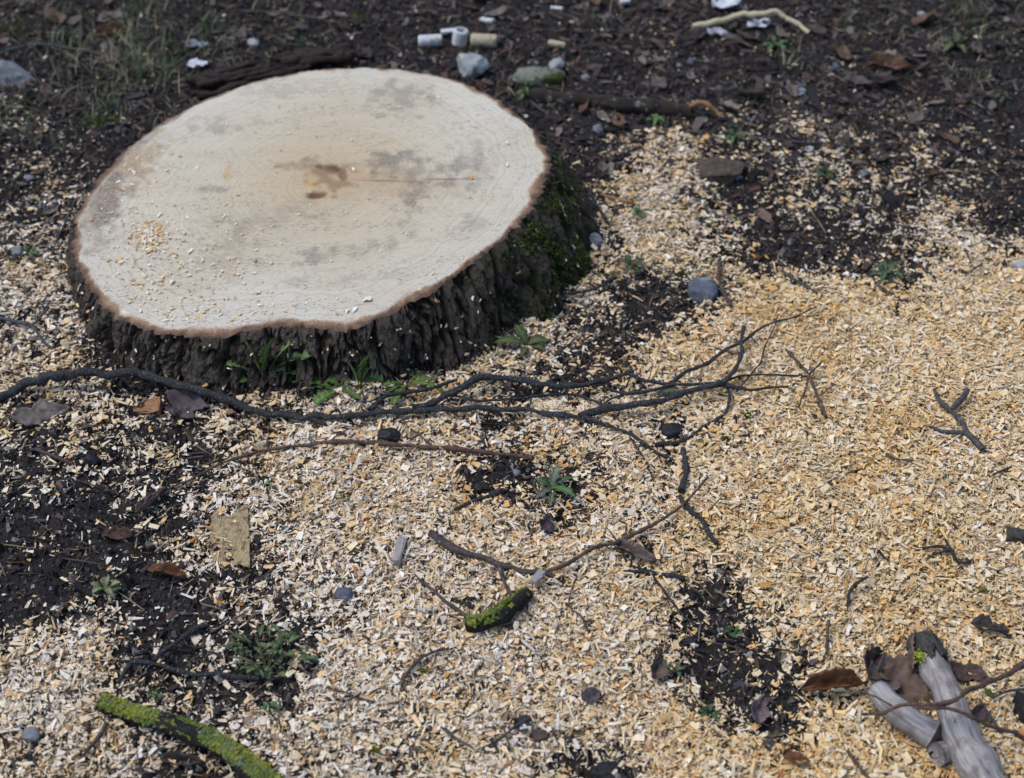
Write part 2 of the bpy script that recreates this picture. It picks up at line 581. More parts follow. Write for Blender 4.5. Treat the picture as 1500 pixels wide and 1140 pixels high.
# ------------------------------------------------------------------ the stump
def build_stump():
    root = empty("tree_stump", (pith_x, pith_y, 0))
    props(root, "wide freshly cut tree stump with pale wood and dark furrowed bark", "tree stump")
    L = np.array([pith_x, pith_y, 0.0])
    NA = 520
    A = np.linspace(-math.pi, math.pi, NA, endpoint=False)
    R = stump_R(A)
    arc = A * 0.42
    ca, sa = np.cos(A), np.sin(A)
    # bark edge is ragged; the pale wood stops a little inside it
    nx, ny = ca * 4, sa * 4
    rag = (fbm(nx * 5, ny * 5, seed=31, octv=3) - .5) * 0.022 + (fbm(nx * 18, ny * 18, seed=32, octv=2) - .5) * 0.018 * (1 - .6 * np.clip(np.sin(A), 0, 1))
    back = np.clip(sa, 0, 1)
    rag *= (1 - 0.35 * back) * .75
    Rout = R + rag
    ringw = (0.011 + 0.026 * np.clip(fbm(nx * 1.6, ny * 1.6, seed=33, octv=3) - .25, 0, 1)) * (1 - 0.45 * back)
    Rin = R - ringw + (fbm(nx * 2.5, ny * 2.5, seed=34, octv=2) - .5) * 0.012
    # ---- cut face
    NR = 104
    T = np.linspace(0, 1, NR) ** 1.35
    rr = T[None, :] * Rin[:, None]
    X = pith_x + rr * ca[:, None]; Y = pith_y + rr * sa[:, None]
    Z = plane_z(X) + (fbm(X * 5, Y * 5, seed=35, octv=2) - .5) * 0.004
    saw = vnoise((Y * 1.0 + X * 0.22) * 260, X * 5, seed=36) - .5
    Z = Z + saw * 0.0007
    PX, PY = project(X, Y, plane_z(X))
    st = np.zeros(X.shape + (3,)); sk = np.zeros(X.shape)

    def blob(cx, cy, rx, ry, ang, col, k, soft=0.6, nz=0.6, seed=0):
        nonlocal st, sk
        a = math.radians(ang)
        dx, dy = PX - cx, PY - cy
        u = (dx * math.cos(a) + dy * math.sin(a)) / rx
        v = (-dx * math.sin(a) + dy * math.cos(a)) / ry
        d = np.hypot(u, v) + (fbm(PX / 14, PY / 9, seed=seed + 50, octv=3) - .5) * nz * 2
        m = (1 - sstep(1 - soft, 1 + soft * .4, d)) * k
        st = st * (1 - m[..., None]) + np.array(lin(*col)) * m[..., None]
        sk = sk + m * (1 - sk)
        return m
    blob(470, 250, 120, 70, 0, (192, 166, 128), .32, .9, .3, 1)
    blob(580, 268, 110, 26, 4, (164, 132, 96), .5, .9, .8, 2)
    blob(200, 235, 60, 26, -45, (150, 122, 84), .9, .7, .9, 3)
    blob(150, 300, 36, 60, 20, (104, 86, 72), .95, .8, .9, 4)
    blob(225, 347, 26, 20, 20, (210, 184, 134), .55, .8, .8, 5)
    blob(335, 250, 7, 18, 15, (184, 142, 90), .7, .7, .6, 6)
    for i, (cx, cy, rx, ry, an, k) in enumerate([(585, 143, 40, 24, 0, .5), (575, 235, 40, 12, -10, .65), (600, 250, 34, 9, -10, .4), (665, 245, 26, 18, 30, .55),
                                  (640, 268, 50, 9, 0, .5), (700, 240, 18, 24, 20, .4), (600, 298, 30, 14, -50, .5),
                                  (455, 378, 22, 12, -20, .5), (325, 185, 50, 10, -5, .40), (430, 240, 34, 8, -8, .5),
                                  (330, 365, 60, 34, -15, .28), (310, 278, 18, 6, 0, .5), (420, 130, 60, 12, 0, .25),
                                  (560, 360, 60, 10, -12, .35), (205, 208, 26, 8, -20, .6), (175, 262, 24, 9, -25, .55), (150, 325, 20, 12, 0, .5),
                                  (400, 320, 90, 16, -12, .25), (500, 410, 90, 12, -6, .22), (690, 330, 26, 12, -30, .3)]):
        blob(cx, cy, rx, ry, an, (74, 66, 70), min(1, k * 1.05), 1.0, 1.7, 10 + i)
    st_soft, sk_soft = st.copy(), sk.copy()
    st[:] = 0; sk[:] = 0
    c1 = blob(486, 246, 25, 6.5, 10, (66, 44, 32), 1, .5, .5, 40)
    c1b = blob(502, 256, 7, 10, -10, (88, 70, 56), .8, .5, .25, 41)
    c2 = blob(462, 286, 18, 6.5, -10, (92, 54, 34), 1, .5, .5, 42)
    blob(456, 271, 8, 8, 0, (206, 174, 104), .8, .5, .3, 43)
    blob(480, 262, 30, 17, 0, (134, 104, 76), .8, .9, 1.4, 44)
    blob(470, 268, 60, 34, 0, (168, 140, 104), .28, .9, 1.2, 47)
    c3 = blob(560, 265, 60, 1.7, 2, (136, 104, 72), .7, .9, .5, 45)
    c4 = blob(655, 262, 34, 1.4, -1, (96, 82, 70), .75, .8, .4, 46)
    Z = Z - 0.003 * np.maximum(np.maximum(c1, c1b), c2) - 0.0012 * np.maximum(c3, c4)
    st_hard, sk_hard = st, sk
    st, sk = st_soft, sk_soft
    m, nt, b = new_mat("cut_wood", 0.8, 0.2)
    v = coords(nt)
    tr = attr(nt, "ring", "Fac")
    wob = noise(nt, v, 7, 3)
    rn = N(nt, "ShaderNodeTexNoise", noise_dimensions='1D')
    rn.inputs["Scale"].default_value = 1.0; rn.inputs["Detail"].default_value = 3.0; rn.inputs["Roughness"].default_value = 0.6
    nt.links.new(math_n(nt, 'ADD', math_n(nt, 'MULTIPLY', tr, 85.0), math_n(nt, 'MULTIPLY', wob, 3.0)), rn.inputs["W"])
    rings = rn.outputs["Fac"]
    # the chain saw's fine strokes run almost straight across
    mp = N(nt, "ShaderNodeMapping"); mp.inputs["Rotation"].default_value = (0, 0, math.radians(12)); mp.inputs["Scale"].default_value = (60, 420, 1)
    nt.links.new(v, mp.inputs["Vector"])
    strokes = noise(nt, mp.outputs[0], 1.0, 4, 0.7)
    mp2 = N(nt, "ShaderNodeMapping"); mp2.inputs["Rotation"].default_value = (0, 0, math.radians(10)); mp2.inputs["Scale"].default_value = (1, 3.2, 1)
    nt.links.new(v, mp2.inputs["Vector"])
    base = ramp(nt, tr, [(0.0, lin(186, 168, 138)), (0.45, lin(194, 182, 158)), (0.75, lin(201, 192, 173)), (1.0, lin(203, 197, 183))])
    big = noise(nt, v, 6, 4, 0.6)
    base = mix(nt, ramp(nt, big, [(0.4, 0.0), (0.7, 0.5)]), base, lin(188, 170, 142))
    base = mix(nt, ramp(nt, rings, [(0.46, 0.0), (0.72, 0.34)]), base, lin(150, 130, 102))
    base = mix(nt, ramp(nt, strokes, [(0.36, 0.16), (0.52, 0.0)]), base, lin(150, 134, 118))
    base = mix(nt, ramp(nt, strokes, [(0.6, 0.0), (0.75, 0.25)]), base, lin(236, 232, 224))
    # sooty specks gathered in loose streaks
    pat = noise(nt, mp2.outputs[0], 9, 4, 0.65)
    spk = noise(nt, mp2.outputs[0], 130, 6, 0.78)
    k = math_n(nt, 'MULTIPLY', ramp(nt, pat, [(0.41, 0.03), (0.57, 1.0)]), ramp(nt, spk, [(0.53, 0.0), (0.62, 0.85)]))
    base = mix(nt, k, base, lin(84, 76, 76))
    vo = N(nt, "ShaderNodeTexVoronoi"); vo.inputs["Scale"].default_value = 85
    nt.links.new(v, vo.inputs["Vector"])
    dots = ramp(nt, vo.outputs["Distance"], [(0.06, 0.9), (0.11, 0.0)])
    keep = ramp(nt, noise(nt, v, 23, 2), [(0.44, 0.0), (0.50, 1.0)])
    base = mix(nt, math_n(nt, 'MULTIPLY', dots, keep), base, lin(58, 50, 48))
    # stains that belong to single places; broken up by the strokes
    sn = ramp(nt, noise(nt, mp2.outputs[0], 210, 6, 0.8), [(0.38, 0.2), (0.56, 1.0)])
    base = mix(nt, math_n(nt, 'MULTIPLY', attr(nt, "stain_amount", "Fac"), sn), base, attr(nt, "stain"))
    base = mix(nt, attr(nt, "mark_amount", "Fac"), base, attr(nt, "mark"))
    nt.links.new(base, b.inputs["Base Color"])
    bump(nt, b, math_n(nt, 'ADD', strokes, math_n(nt, 'MULTIPLY', rings, 0.1)), 0.5, 0.0012)
    P = np.stack([X, Y, Z], -1) - L
    o = link("cut_face", np_mesh("cut_face", P.reshape(-1, 3), grid_quads(NA, NR, True)[:, ::-1], smooth=True, mats=[m],
             extra={"ring": np.repeat(T[None], NA, 0).ravel(), "stain": st.reshape(-1, 3) / np.maximum(sk.reshape(-1, 1), 1e-4), "stain_amount": sk.ravel(), "mark": st_hard.reshape(-1, 3) / np.maximum(sk_hard.reshape(-1, 1), 1e-4), "mark_amount": sk_hard.ravel()}), parent=root)
    # ---- inner bark ring
    NK = 9
    K = np.linspace(0, 1, NK)
    rr = Rin[:, None] + (Rout - Rin)[:, None] * K[None]
    X = pith_x + rr * ca[:, None]; Y = pith_y + rr * sa[:, None]
    Z = plane_z(X) + (fbm(X * 5, Y * 5, seed=35, octv=2) - .5) * 0.004 - 0.0035 * K[None] ** 2 + (fbm(X * 160, Y * 160, seed=38, octv=3) - .5) * 0.005 * np.sin(K * math.pi)[None] ** .5
    Z[:, 0] += 0
    left = np.clip(-ca, 0, 1) * np.clip(0.5 + sa * .8, 0, 1)
    c_in = np.array(lin(172, 140, 112)); c_out = np.array(lin(106, 84, 70)); c_left = np.array(lin(112, 94, 82))
    f = np.clip(K[None, :] * 1.25 - .12 + (fbm(X * 60, Y * 60, seed=39) - .5) * 1.3, 0, 1)[..., None]
    c_wood = np.array(lin(206, 192, 172))
    g_ = sstep(.05, .5, K[None, :] + (fbm(X * 45, Y * 45, seed=49) - .5) * .7)[..., None]
    C = c_in * (1 - f) + c_out * f
    C = c_wood * (1 - g_) + C * g_
    C = C * (1 - left[:, None, None] * .7) + c_left * left[:, None, None] * .7
    C *= (0.75 + 0.5 * fbm(X * 120, Y * 120, seed=40))[..., None]
    P = np.stack([X, Y, Z], -1) - L
    link("inner_bark_ring", np_mesh("inner_bark_ring", P.reshape(-1, 3), grid_quads(NA, NK, True)[:, ::-1], smooth=True,
         colors=C.reshape(-1, 3), mats=[mat_attr_grain("inner_bark", 0.9, 0.5, 260, 0.15, 0.7)]), parent=root)
    edge = P[:, -1].copy()
    # ---- bark
    NB_A, NH = 1300, 50
    A2 = np.linspace(-math.pi, math.pi, NB_A, endpoint=False)
    e = np.stack([np.interp(A2, np.append(A, math.pi), np.append(edge[:, i], edge[0, i])) for i in range(3)], -1)
    Rt = np.hypot(e[:, 0], e[:, 1])
    Rsm = stump_R(A2) + .003
    S = np.linspace(0, 1, NH)
    top = e[:, 2] + 0.0003
    bot = -0.05
    zz = top[:, None] + (bot - top)[:, None] * S[None]
    c2a, s2a = np.cos(A2)[:, None], np.sin(A2)[:, None]
    hgt = top[:, None] - zz
    fl = (flare(A2)[:, None] + .012) * np.clip(hgt / .13, 0, 1.3) ** .85
    # buttress folds running down the front
    u = (A2 * 0.42)[:, None] + hgt * 0.25 * np.cos(A2)[:, None]
    cu, su = np.cos(u / 0.42), np.sin(u / 0.42)
    big = (fbm(cu * 7, su * 7, hgt * 3, seed=41, octv=2) - .5) * 0.055 * sstep(0.0, 0.1, hgt)
    wv = (fbm(cu * 9, su * 9, hgt * 16, seed=48, octv=2) - .5) * 1.6
    fur = np.abs(fbm(cu * 15 + wv, su * 15 + wv, hgt * 9, seed=42, octv=4, gain=.55) - .5) * 2
    fur2 = np.abs(fbm(cu * 38 + wv, su * 38 + wv, hgt * 34, seed=43, octv=3) - .5) * 2
    plate = sstep(0.0, 0.13, fur)
    crack = sstep(0.0, 0.10, fur2)
    rel = (plate - 1) * 0.015 + (crack - 1) * 0.007 + fur * .006
    rel = rel + (fbm(cu * 70, su * 70, hgt * 110, seed=44, octv=4, gain=.7) - .5) * 0.010
    rel *= sstep(-0.004, 0.012, hgt)
    near = np.exp(-hgt / .012)
    rB = Rsm[:, None] * (1 - near) + Rt[:, None] * near + fl + big + rel
    XB = rB * c2a; YB = rB * s2a
    m2, nt, b = new_mat("furrowed_bark", 0.92, 0.15)
    v = coords(nt)
    f1 = noise(nt, v, 110, 8, 0.75); f2 = noise(nt, v, 300, 5, 0.75)
    c = mix(nt, attr(nt, "plate", "Fac"), lin(26, 22, 21), ramp(nt, f1, [(0.32, lin(62, 54, 49)), (0.66, lin(146, 132, 121))]))
    c = mix(nt, ramp(nt, f2, [(0.55, 0.0), (0.75, 0.5)]), c, lin(104, 96, 88))
    lich = math_n(nt, 'MULTIPLY', ramp(nt, noise(nt, v, 14, 3), [(0.56, 0.0), (0.66, 1.0)]), ramp(nt, noise(nt, v, 170, 4, .7), [(0.52, 0.0), (0.6, 0.8)]))
    c = mix(nt, lich, c, lin(138, 138, 130))
    ms = math_n(nt, 'MULTIPLY', attr(nt, "mossy", "Fac"), ramp(nt, noise(nt, v, 30, 6, .7), [(0.42, 0.0), (0.56, 1.0)]))
    c = mix(nt, ms, c, ramp(nt, f2, [(0.3, lin(34, 40, 22)), (0.7, lin(66, 74, 40))]))
    nt.links.new(c, b.inputs["Base Color"])
    bump(nt, b, math_n(nt, 'ADD', f1, math_n(nt, 'ADD', f2, noise(nt, v, 600, 3))), 1.0, 0.008)
    a_deg = np.degrees(A2)
    mossy = (np.exp(-((a_deg - -14) / 26) ** 2) * 0.9 + 0.25 * np.exp(-((a_deg + 60) / 30) ** 2))[:, None] * np.ones((1, NH))
    PB = np.stack([XB, YB, zz], -1)
    bark = link("bark", np_mesh("bark", PB.reshape(-1, 3), grid_quads(NB_A, NH, True), smooth=False, mats=[m2],
                extra={"plate": np.clip(plate * .65 + crack * .35, 0, 1).ravel(), "mossy": mossy.ravel()}), parent=root)
    n = 170
    ai = np.radians(rng.uniform(-150, 10, n)); ia = ((ai + math.pi) / (2 * math.pi) * NB_A).astype(int) % NB_A
    ih = rng.integers(3, int(NH * .75), n)
    pos = PB[ia, ih] + np.stack([np.cos(ai), np.sin(ai), 0 * ai], -1) * .0015
    Ls = rng.uniform(.003, .010, n)
    fk = scatter("sawdust_flecks", chip_protos(8), pos, rot_mats(rng.uniform(0, 6.28, n), rng.uniform(.5, 1.3, n), ai + 1.57), np.stack([Ls, Ls * .8, Ls], -1), PAL[rng.choice(5, n)], M['chip'])
    fk.parent = root
    props(fk, kind="stuff")
    # ---- moss tufts on the right flank, as real little cushions
    n = 5200
    ai = np.clip(rng.normal(-12, 17, n), -60, 35)
    hi = rng.uniform(0.012, 0.17, n)
    cl = fbm(ai / 4.0, hi * 16, seed=47, octv=3)
    keep = cl > 0.49
    ai, hi = ai[keep], hi[keep]
    ia = ((np.radians(ai) + math.pi) / (2 * math.pi) * NB_A).astype(int) % NB_A
    zt = top[ia]
    ih = np.clip((hi / (zt - bot) * (NH - 1)).astype(int), 0, NH - 1)
    pos = PB[ia, ih]
    k = len(pos)
    sc = rng.uniform(0.0015, 0.0042, (k, 1)) * np.array([[1, 1, 1.1]])
    g = rng.uniform(0, 1, (k, 1))
    col = np.array(lin(38, 44, 24)) * (1 - g) + np.array(lin(88, 98, 46)) * g
    mo = scatter("moss", CRUMBS, pos, rot_mats(rng.uniform(0, 6.28, k), rng.uniform(0, 1, k), rng.uniform(0, 6.28, k)), sc, col, M['moss'])
    mo.parent = root
    props(mo, kind="stuff")
    return root


def crumb_protos(k=8, half=False):
    out = []
    r = np.random.default_rng(3)
    base = np.array([[1, 0, 0], [-1, 0, 0], [0, 1, 0], [0, -1, 0], [0, 0, 1], [0, 0, -1]], float)
    f = np.array([[0, 2, 4], [2, 1, 4], [1, 3, 4], [3, 0, 4], [2, 0, 5], [1, 2, 5], [3, 1, 5], [0, 3, 5]])
    for _ in range(k):
        v = base * r.uniform(.6, 1.3, (6, 1)) + r.normal(0, .18, (6, 3))
        if half:                       # the underside is bedded in the soil
            v[:4, 2] -= .5
            out.append((v[:5], None, f[:4]))
        else:
            out.append((v, None, f))
    return out


CRUMBS = crumb_protos()


def chip_protos(k, bent=True, sliver=False):
    r = np.random.default_rng(9 + k + sliver)
    out = []
    for _ in range(k):
        ns = 3 if bent else 2
        w0 = r.uniform(.10, .22) if sliver else r.uniform(.28, .75)
        bend = r.normal(0, .16) if bent else 0
        th = r.uniform(.05, .11)
        vs = []
        skew = r.normal(0, .18)
        for i in range(ns):
            x = -.5 + i / (ns - 1)
            w = w0 * .5 * r.uniform(.75, 1.15)
            if i in (0, ns - 1) and r.random() < .35:
                w *= r.uniform(.15, .6)
            sh = r.normal(0, .05)
            tw = r.normal(0, .05)
            z = bend * (1 - 4 * x * x)
            for (yy, zz) in ((-w, -th / 2), (w, -th / 2), (w, th / 2), (-w, th / 2)):
                vs.append((x + skew * yy + (r.normal(0, .04)), yy + sh, z + zz + tw * yy / max(w, .01) * .6))
        q = []
        for i in range(ns - 1):
            a, c = i * 4, i * 4 + 4
            for j in range(4):
                q.append((a + j, c + j, c + (j + 1) % 4, a + (j + 1) % 4))
        q.append((0, 1, 2, 3)); e = (ns - 1) * 4
        q.append((e + 3, e + 2, e + 1, e))
        q = [f for k, f in enumerate(q) if not (k % 4 == 0 and k < 4 * (ns - 1))]
        out.append((np.array(vs), np.array(q)[:, ::-1], None))
    return out


PAL = np.array([lin(238, 222, 194), lin(232, 203, 158), lin(222, 182, 128), lin(208, 158, 98), lin(240, 232, 218), lin(178, 122, 76), lin(210, 196, 176), lin(150, 130, 112), lin(72, 60, 54)])
build_stump()


# ------------------------------------------------------------------ wood chips, soil crumbs, litter
def sample_ground(n, prob, lo=(-1.22, 0.82), hi=(1.22, 3.0)):
    xs, ys = [], []
    tot = 0
    while tot < n:
        x = rng.uniform(lo[0], hi[0], 60000); y = rng.uniform(lo[1], hi[1], 60000)
        px, py = project(x, y, 0.0)
        ok = (px > -90) & (px < 1590) & (py > -60) & (py < 1230) & (stump_t(x, y) > 1.045)
        x, y = x[ok], y[ok]
        k = rng.random(len(x)) < prob(x, y)
        xs.append(x[k]); ys.append(y[k]); tot += k.sum()
    return np.concatenate(xs)[:n], np.concatenate(ys)[:n]


W_WARM = np.array([.40, .35, .10, .02, .10, .005, .02, .006, .006])
W_COOL = np.array([.33, .12, .03, .01, .28, .008, .11, .05, .08])


def chip_tint(x, y):
    px, py = project(x, y, 0)
    warm = sstep(380, 1000, px + (fbm(x * 6, y * 6, seed=61) - .5) * 500)
    gold = np.exp(-(((px - 560) / 110) ** 2 + ((py - 720) / 90) ** 2)) * .8 + sstep(700, 900, px) * sstep(350, 250, py) * .5
    warm = np.clip(np.maximum(warm, gold), 0, 1)
    warm = np.where(py < 360, np.minimum(warm, .75), warm)
    cw = np.cumsum(W_WARM); cc = np.cumsum(W_COOL)
    u = rng.random(len(x))
    iw = np.minimum(np.searchsorted(cw / cw[-1], u), 8); ic = np.minimum(np.searchsorted(cc / cc[-1], u), 8)
    i = np.where(rng.random(len(x)) < warm, iw, ic)
    c = PAL[i] * rng.uniform(.86, 1.06, (len(x), 1)) * np.array([[1.03, 1.0, .985]])
    gd = (sstep(880, 1200, px) * sstep(330, 460, py) * (.45 + .9 * fbm(x * 4, y * 4, seed=63)))[:, None]
    c = c * (1 - gd * np.array([[.0, .025, .11]]))
    patch = fbm(x * 14, y * 14, seed=62)[:, None]
    c = c * (1 - .55 * np.clip(patch - .46, 0, 1) * np.array([[.25, .7, 1.6]]))
    return c


def lay_chips(name, n, protos, size, wid, thick, power, tiltsd, lay):
    x, y = sample_ground(n, lambda a, b_: 0.004 + 0.010 * sstep(140, 330, project(a, b_, 0)[1]) + 0.98 * cover(a, b_) ** power)
    z, c = hfine(x, y)
    L = np.clip(rng.lognormal(math.log(size), .52, n), size * .35, size * 2.6)
    tilt = np.abs(rng.normal(0, tiltsd, n)) * (.35 + .65 * c)
    scl = np.stack([L, L * rng.uniform(.75, 1.25, n) * wid, L * thick * rng.uniform(.7, 1.3, n)], -1)
    z = z + rng.uniform(0.0, lay, n) * c + 0.0012 + 0.3 * L * np.sin(tilt) * .5
    o = scatter(name, protos, np.stack([x, y, z], -1), rot_mats(rng.uniform(0, 6.283, n), tilt, rng.uniform(0, 6.283, n)), scl, chip_tint(x, y), M['chip'])
    return props(o, kind="stuff")


props(lay_chips("wood_chips", 104000, chip_protos(10) + chip_protos(18, False), 0.0051, 1.0, 1.0, 1.25, .50, .009), "pale and golden wood chips strewn over the ground", "wood chips")
props(lay_chips("wood_slivers", 48000, chip_protos(16, False, True), 0.0078, 1.0, .9, 1.1, .45, .010), "fine pale slivers of wood among the chips", "wood slivers")

# sawdust: the finest grains, which fill the layer between the chips
n = 86000
x, y = sample_ground(n, lambda a, b_: 0.01 + 0.97 * cover(a, b_) ** 1.1)
z, c = hfine(x, y)
s = np.clip(rng.lognormal(math.log(0.0016), .4, n), .0007, .004)
props(scatter("sawdust", crumb_protos(8, True), np.stack([x, y, z + s * .4 + .006 * c * rng.random(n)], -1), rot_mats(rng.uniform(0, 6.28, n), rng.uniform(0, .6, n), rng.uniform(0, 6.28, n)),
      s[:, None] * rng.uniform(.5, 1.8, (n, 3)), chip_tint(x, y) * .96, M['chip']), "fine pale sawdust filling the gaps between the chips", "sawdust", kind="stuff")

# soil crumbs in the dark ground
n = 68000
x, y = sample_ground(n, lambda a, b_: np.clip(1.08 - cover(a, b_) * .98, 0, 1) * (.35 + .65 * sstep(60, 480, project(a, b_, 0)[1])))
z, c = hfine(x, y)
s = np.clip(rng.lognormal(math.log(0.0021), .55, n), .0008, .008)
g = rng.uniform(0, 1, (n, 1)) ** 1.25
tint = np.array(lin(23, 21, 22)) * (1 - g) + np.array(lin(106, 97, 92)) * g
pale = rng.random(n) < .07
tint[pale] = np.array(lin(158, 152, 146)) * rng.uniform(.6, 1.1, (pale.sum(), 1))
o = scatter("soil_crumbs", crumb_protos(8, True), np.stack([x, y, z + s * .35 + .004 * c * rng.random(n)], -1), rot_mats(rng.uniform(0, 6.28, n), rng.uniform(0, .6, n), rng.uniform(0, 6.28, n)),
            s[:, None] * rng.uniform(.7, 1.3, (n, 3)), tint, M['crumb'])
props(o, "dark crumbs of damp soil between the chips", "soil", kind="stuff")

# shreds of leaves, bark and rootlets
n = 11000
def p_lit(a, b_):
    px, py = project(a, b_, 0)
    return np.clip(.9 - cover(a, b_) * .86, 0, 1) * (0.28 + .72 * sstep(420, 120, py))
x, y = sample_ground(n, p_lit)
z, c = hfine(x, y)
Ls = np.clip(rng.lognormal(math.log(.011), .5, n), .004, .04)
_px, _py = project(x, y, 0)
Ls = np.where(_py > 300, np.minimum(Ls, .016), Ls)
LIT = np.array([lin(56, 48, 47), lin(78, 66, 62), lin(42, 38, 39), lin(100, 84, 77), lin(120, 108, 102), lin(84, 62, 50), lin(66, 62, 65)])
tint = LIT[rng.integers(0, 7, n)] * rng.uniform(.6, 1.15, (n, 1))
tl = np.abs(rng.normal(0, .4, n))
props(scatter("leaf_litter", chip_protos(14), np.stack([x, y, z + .003 + Ls * .1], -1), rot_mats(rng.uniform(0, 6.28, n), tl, rng.uniform(0, 6.28, n)),
      np.stack([Ls, Ls * rng.uniform(.3, .9, n), Ls * .5], -1), tint, M['litter']), "brown shreds of leaf and bark on the dark soil", "leaf litter", kind="stuff")
n = 4200
x, y = sample_ground(n, lambda a, b_: np.clip(.95 - cover(a, b_) * .8, 0, 1))
z, c = hfine(x, y)
Ls = np.clip(rng.lognormal(math.log(.028), .45, n), .01, .08)
tint = LIT[rng.integers(0, 7, n)] * rng.uniform(.35, 1.0, (n, 1))
straw = rng.random(n) < .14
tint[straw] = np.array(lin(160, 140, 108)) * rng.uniform(.6, 1, (straw.sum(), 1))
tl = np.abs(rng.normal(0, .22, n))
props(scatter("rootlets", chip_protos(12, True, True), np.stack([x, y, z + .004], -1), rot_mats(rng.uniform(0, 6.28, n), tl, rng.uniform(0, 6.28, n)),
      np.stack([Ls, np.full(n, .010), np.full(n, .016)], -1), tint, M['litter']), "thin dark rootlets and straw bits on the soil", "rootlets", kind="stuff")

# sawdust crumbs left on the cut
n = 1500
px = np.concatenate([rng.normal(222, 13, 420), rng.normal(235, 60, 600), rng.normal(185, 40, 350), rng.uniform(130, 780, 350), rng.normal(330, 110, 200)])
py = np.concatenate([rng.normal(345, 10, 420), rng.normal(395, 50, 600), rng.normal(240, 45, 350), rng.uniform(110, 480, 350), rng.normal(455, 16, 200)])
x, y, z = on_plane(px, py)
k = stump_t(x, y) < 0.955
x, y, z = x[k], y[k], z[k]
n = len(x)
Ls = np.clip(rng.lognormal(math.log(.0036), .5, n), .0015, .013)
pc = PAL[rng.choice(8, n, p=[.3, .26, .14, .06, .2, .02, .02, .0])]
props(scatter("sawdust_crumbs", chip_protos(10), np.stack([x, y, z + .0016], -1), rot_mats(rng.uniform(0, 6.28, n), np.abs(rng.normal(0, .2, n)), rng.uniform(0, 6.28, n)),
      np.stack([Ls, Ls * .9, Ls], -1), pc, M['chip']), "tiny sawdust flakes lying on the stump's cut face", "sawdust", kind="stuff")


# ------------------------------------------------------------------ builders for single things
def spline(P, step):
    """Catmull-Rom through rows of P (xyz + radius), resampled"""
    P = np.asarray(P, float)
    if len(P) == 2:
        P = np.stack([P[0], (P[0] + P[1]) / 2, P[1]])
    Q = np.vstack([2 * P[0] - P[1], P, 2 * P[-1] - P[-2]])
    out = []
    for i in range(1, len(Q) - 2):
        n = max(2, int(np.linalg.norm(Q[i + 1, :3] - Q[i, :3]) / step))
        t = np.linspace(0, 1, n, endpoint=False)[:, None]
        a, b, c, d = Q[i - 1], Q[i], Q[i + 1], Q[i + 2]
        out.append(.5 * ((2 * b) + (-a + c) * t + (2 * a - 5 * b + 4 * c - d) * t ** 2 + (-a + 3 * b - 3 * c + d) * t ** 3))
    out.append(Q[-2][None])
    return np.vstack(out)


def tube_mesh(name, P, mat, sides=10, seed=0, knob=.12, wiggle=.25, colors=None, blunt=True):
    """P rows: x y z r (already in local space)"""
    n = len(P)
    c, r = P[:, :3].copy(), P[:, 3].copy()
    s = np.concatenate([[0], np.cumsum(np.linalg.norm(np.diff(c, axis=0), axis=1))])
    rm = max(float(r.mean()), .0012)
    fq = min(38.0, .22 / rm)
    for k in range(3):
        c[:, k] += (fbm(s * fq, np.full(n, k * 9.1), seed=seed + 70, octv=2) - .5) * wiggle * np.maximum(r, .0022) * 3.0 * (38 / fq) ** .5
    nr_ = np.random.default_rng(seed + 900)
    for sn_ in np.arange(.03, s[-1], .055):
        r = r * (1 + nr_.uniform(.05, .32) * np.exp(-((s - sn_ - nr_.uniform(-.02, .02)) / (rm * .8 + .0015)) ** 2))
    r = r * (1 + (fbm(s * fq * 1.5, s * 0, seed=seed + 71, octv=3) - .5) * knob * 3)
    tan = np.gradient(c, axis=0)
    tan /= np.linalg.norm(tan, axis=1)[:, None] + 1e-9
    up = np.array([0, 0, 1.0])
    sd = np.cross(tan, up); sd /= np.linalg.norm(sd, axis=1)[:, None] + 1e-9
    u2 = np.cross(sd, tan)
    A = np.linspace(0, 2 * math.pi, sides, endpoint=False)
    S2_ = np.repeat(s[:, None], sides, 1)
    rough = 1 + (fbm(np.cos(A)[None] * 2.2 + S2_ * 0, np.sin(A)[None] * 2.2 + S2_ * 0, S2_ * min(130, .35 / rm), seed=seed + 72, octv=3) - .5) * knob * 3
    ring = c[:, None] + (r[:, None] * rough)[..., None] * (np.cos(A)[None, :, None] * sd[:, None] + np.sin(A)[None, :, None] * u2[:, None])
    V = ring.reshape(-1, 3)
    q = grid_quads(n, sides)
    wrap = np.stack([np.arange(n - 1) * sides + sides - 1, (np.arange(n - 1) + 1) * sides + sides - 1, (np.arange(n - 1) + 1) * sides, np.arange(n - 1) * sides], -1)
    V = np.vstack([V, c[0] - tan[0] * r[0] * .25, c[-1] + tan[-1] * r[-1] * .5])
    k = len(V)
    t = [(k - 2, (j + 1) % sides, j) for j in range(sides)] + [(k - 1, (n - 1) * sides + j, (n - 1) * sides + (j + 1) % sides) for j in range(sides)]
    gr = np.stack([S2_, np.cos(A)[None] * r[:, None], np.sin(A)[None] * r[:, None]], -1).reshape(-1, 3)
    gr = np.vstack([gr, gr[:1], gr[-1:]])
    return np_mesh(name, V, np.vstack([q, wrap]), t, smooth=True, mats=[mat], colors=colors, extra={"grain": gr})


def path_pts(pts, r0, r1, lift=0.0):
    """px points (px,py[,lift]) -> rows xyz r; radii in photo pixels"""
    rows = []
    for i, p in enumerate(pts):
        f = i / max(1, len(pts) - 1)
        l = lift + (p[2] if len(p) > 2 else 0)
        w = at(p[0], p[1])
        m = (w.y * CP - (w.z - CAM_H) * SP) / FPX
        r = (r0 + (r1 - r0) * f) * m * .88
        w = at(p[0], p[1], l + r * .8)
        rows.append((w.x, w.y, w.z, r))
    return np.array(rows)


STICK_SEED = [0]


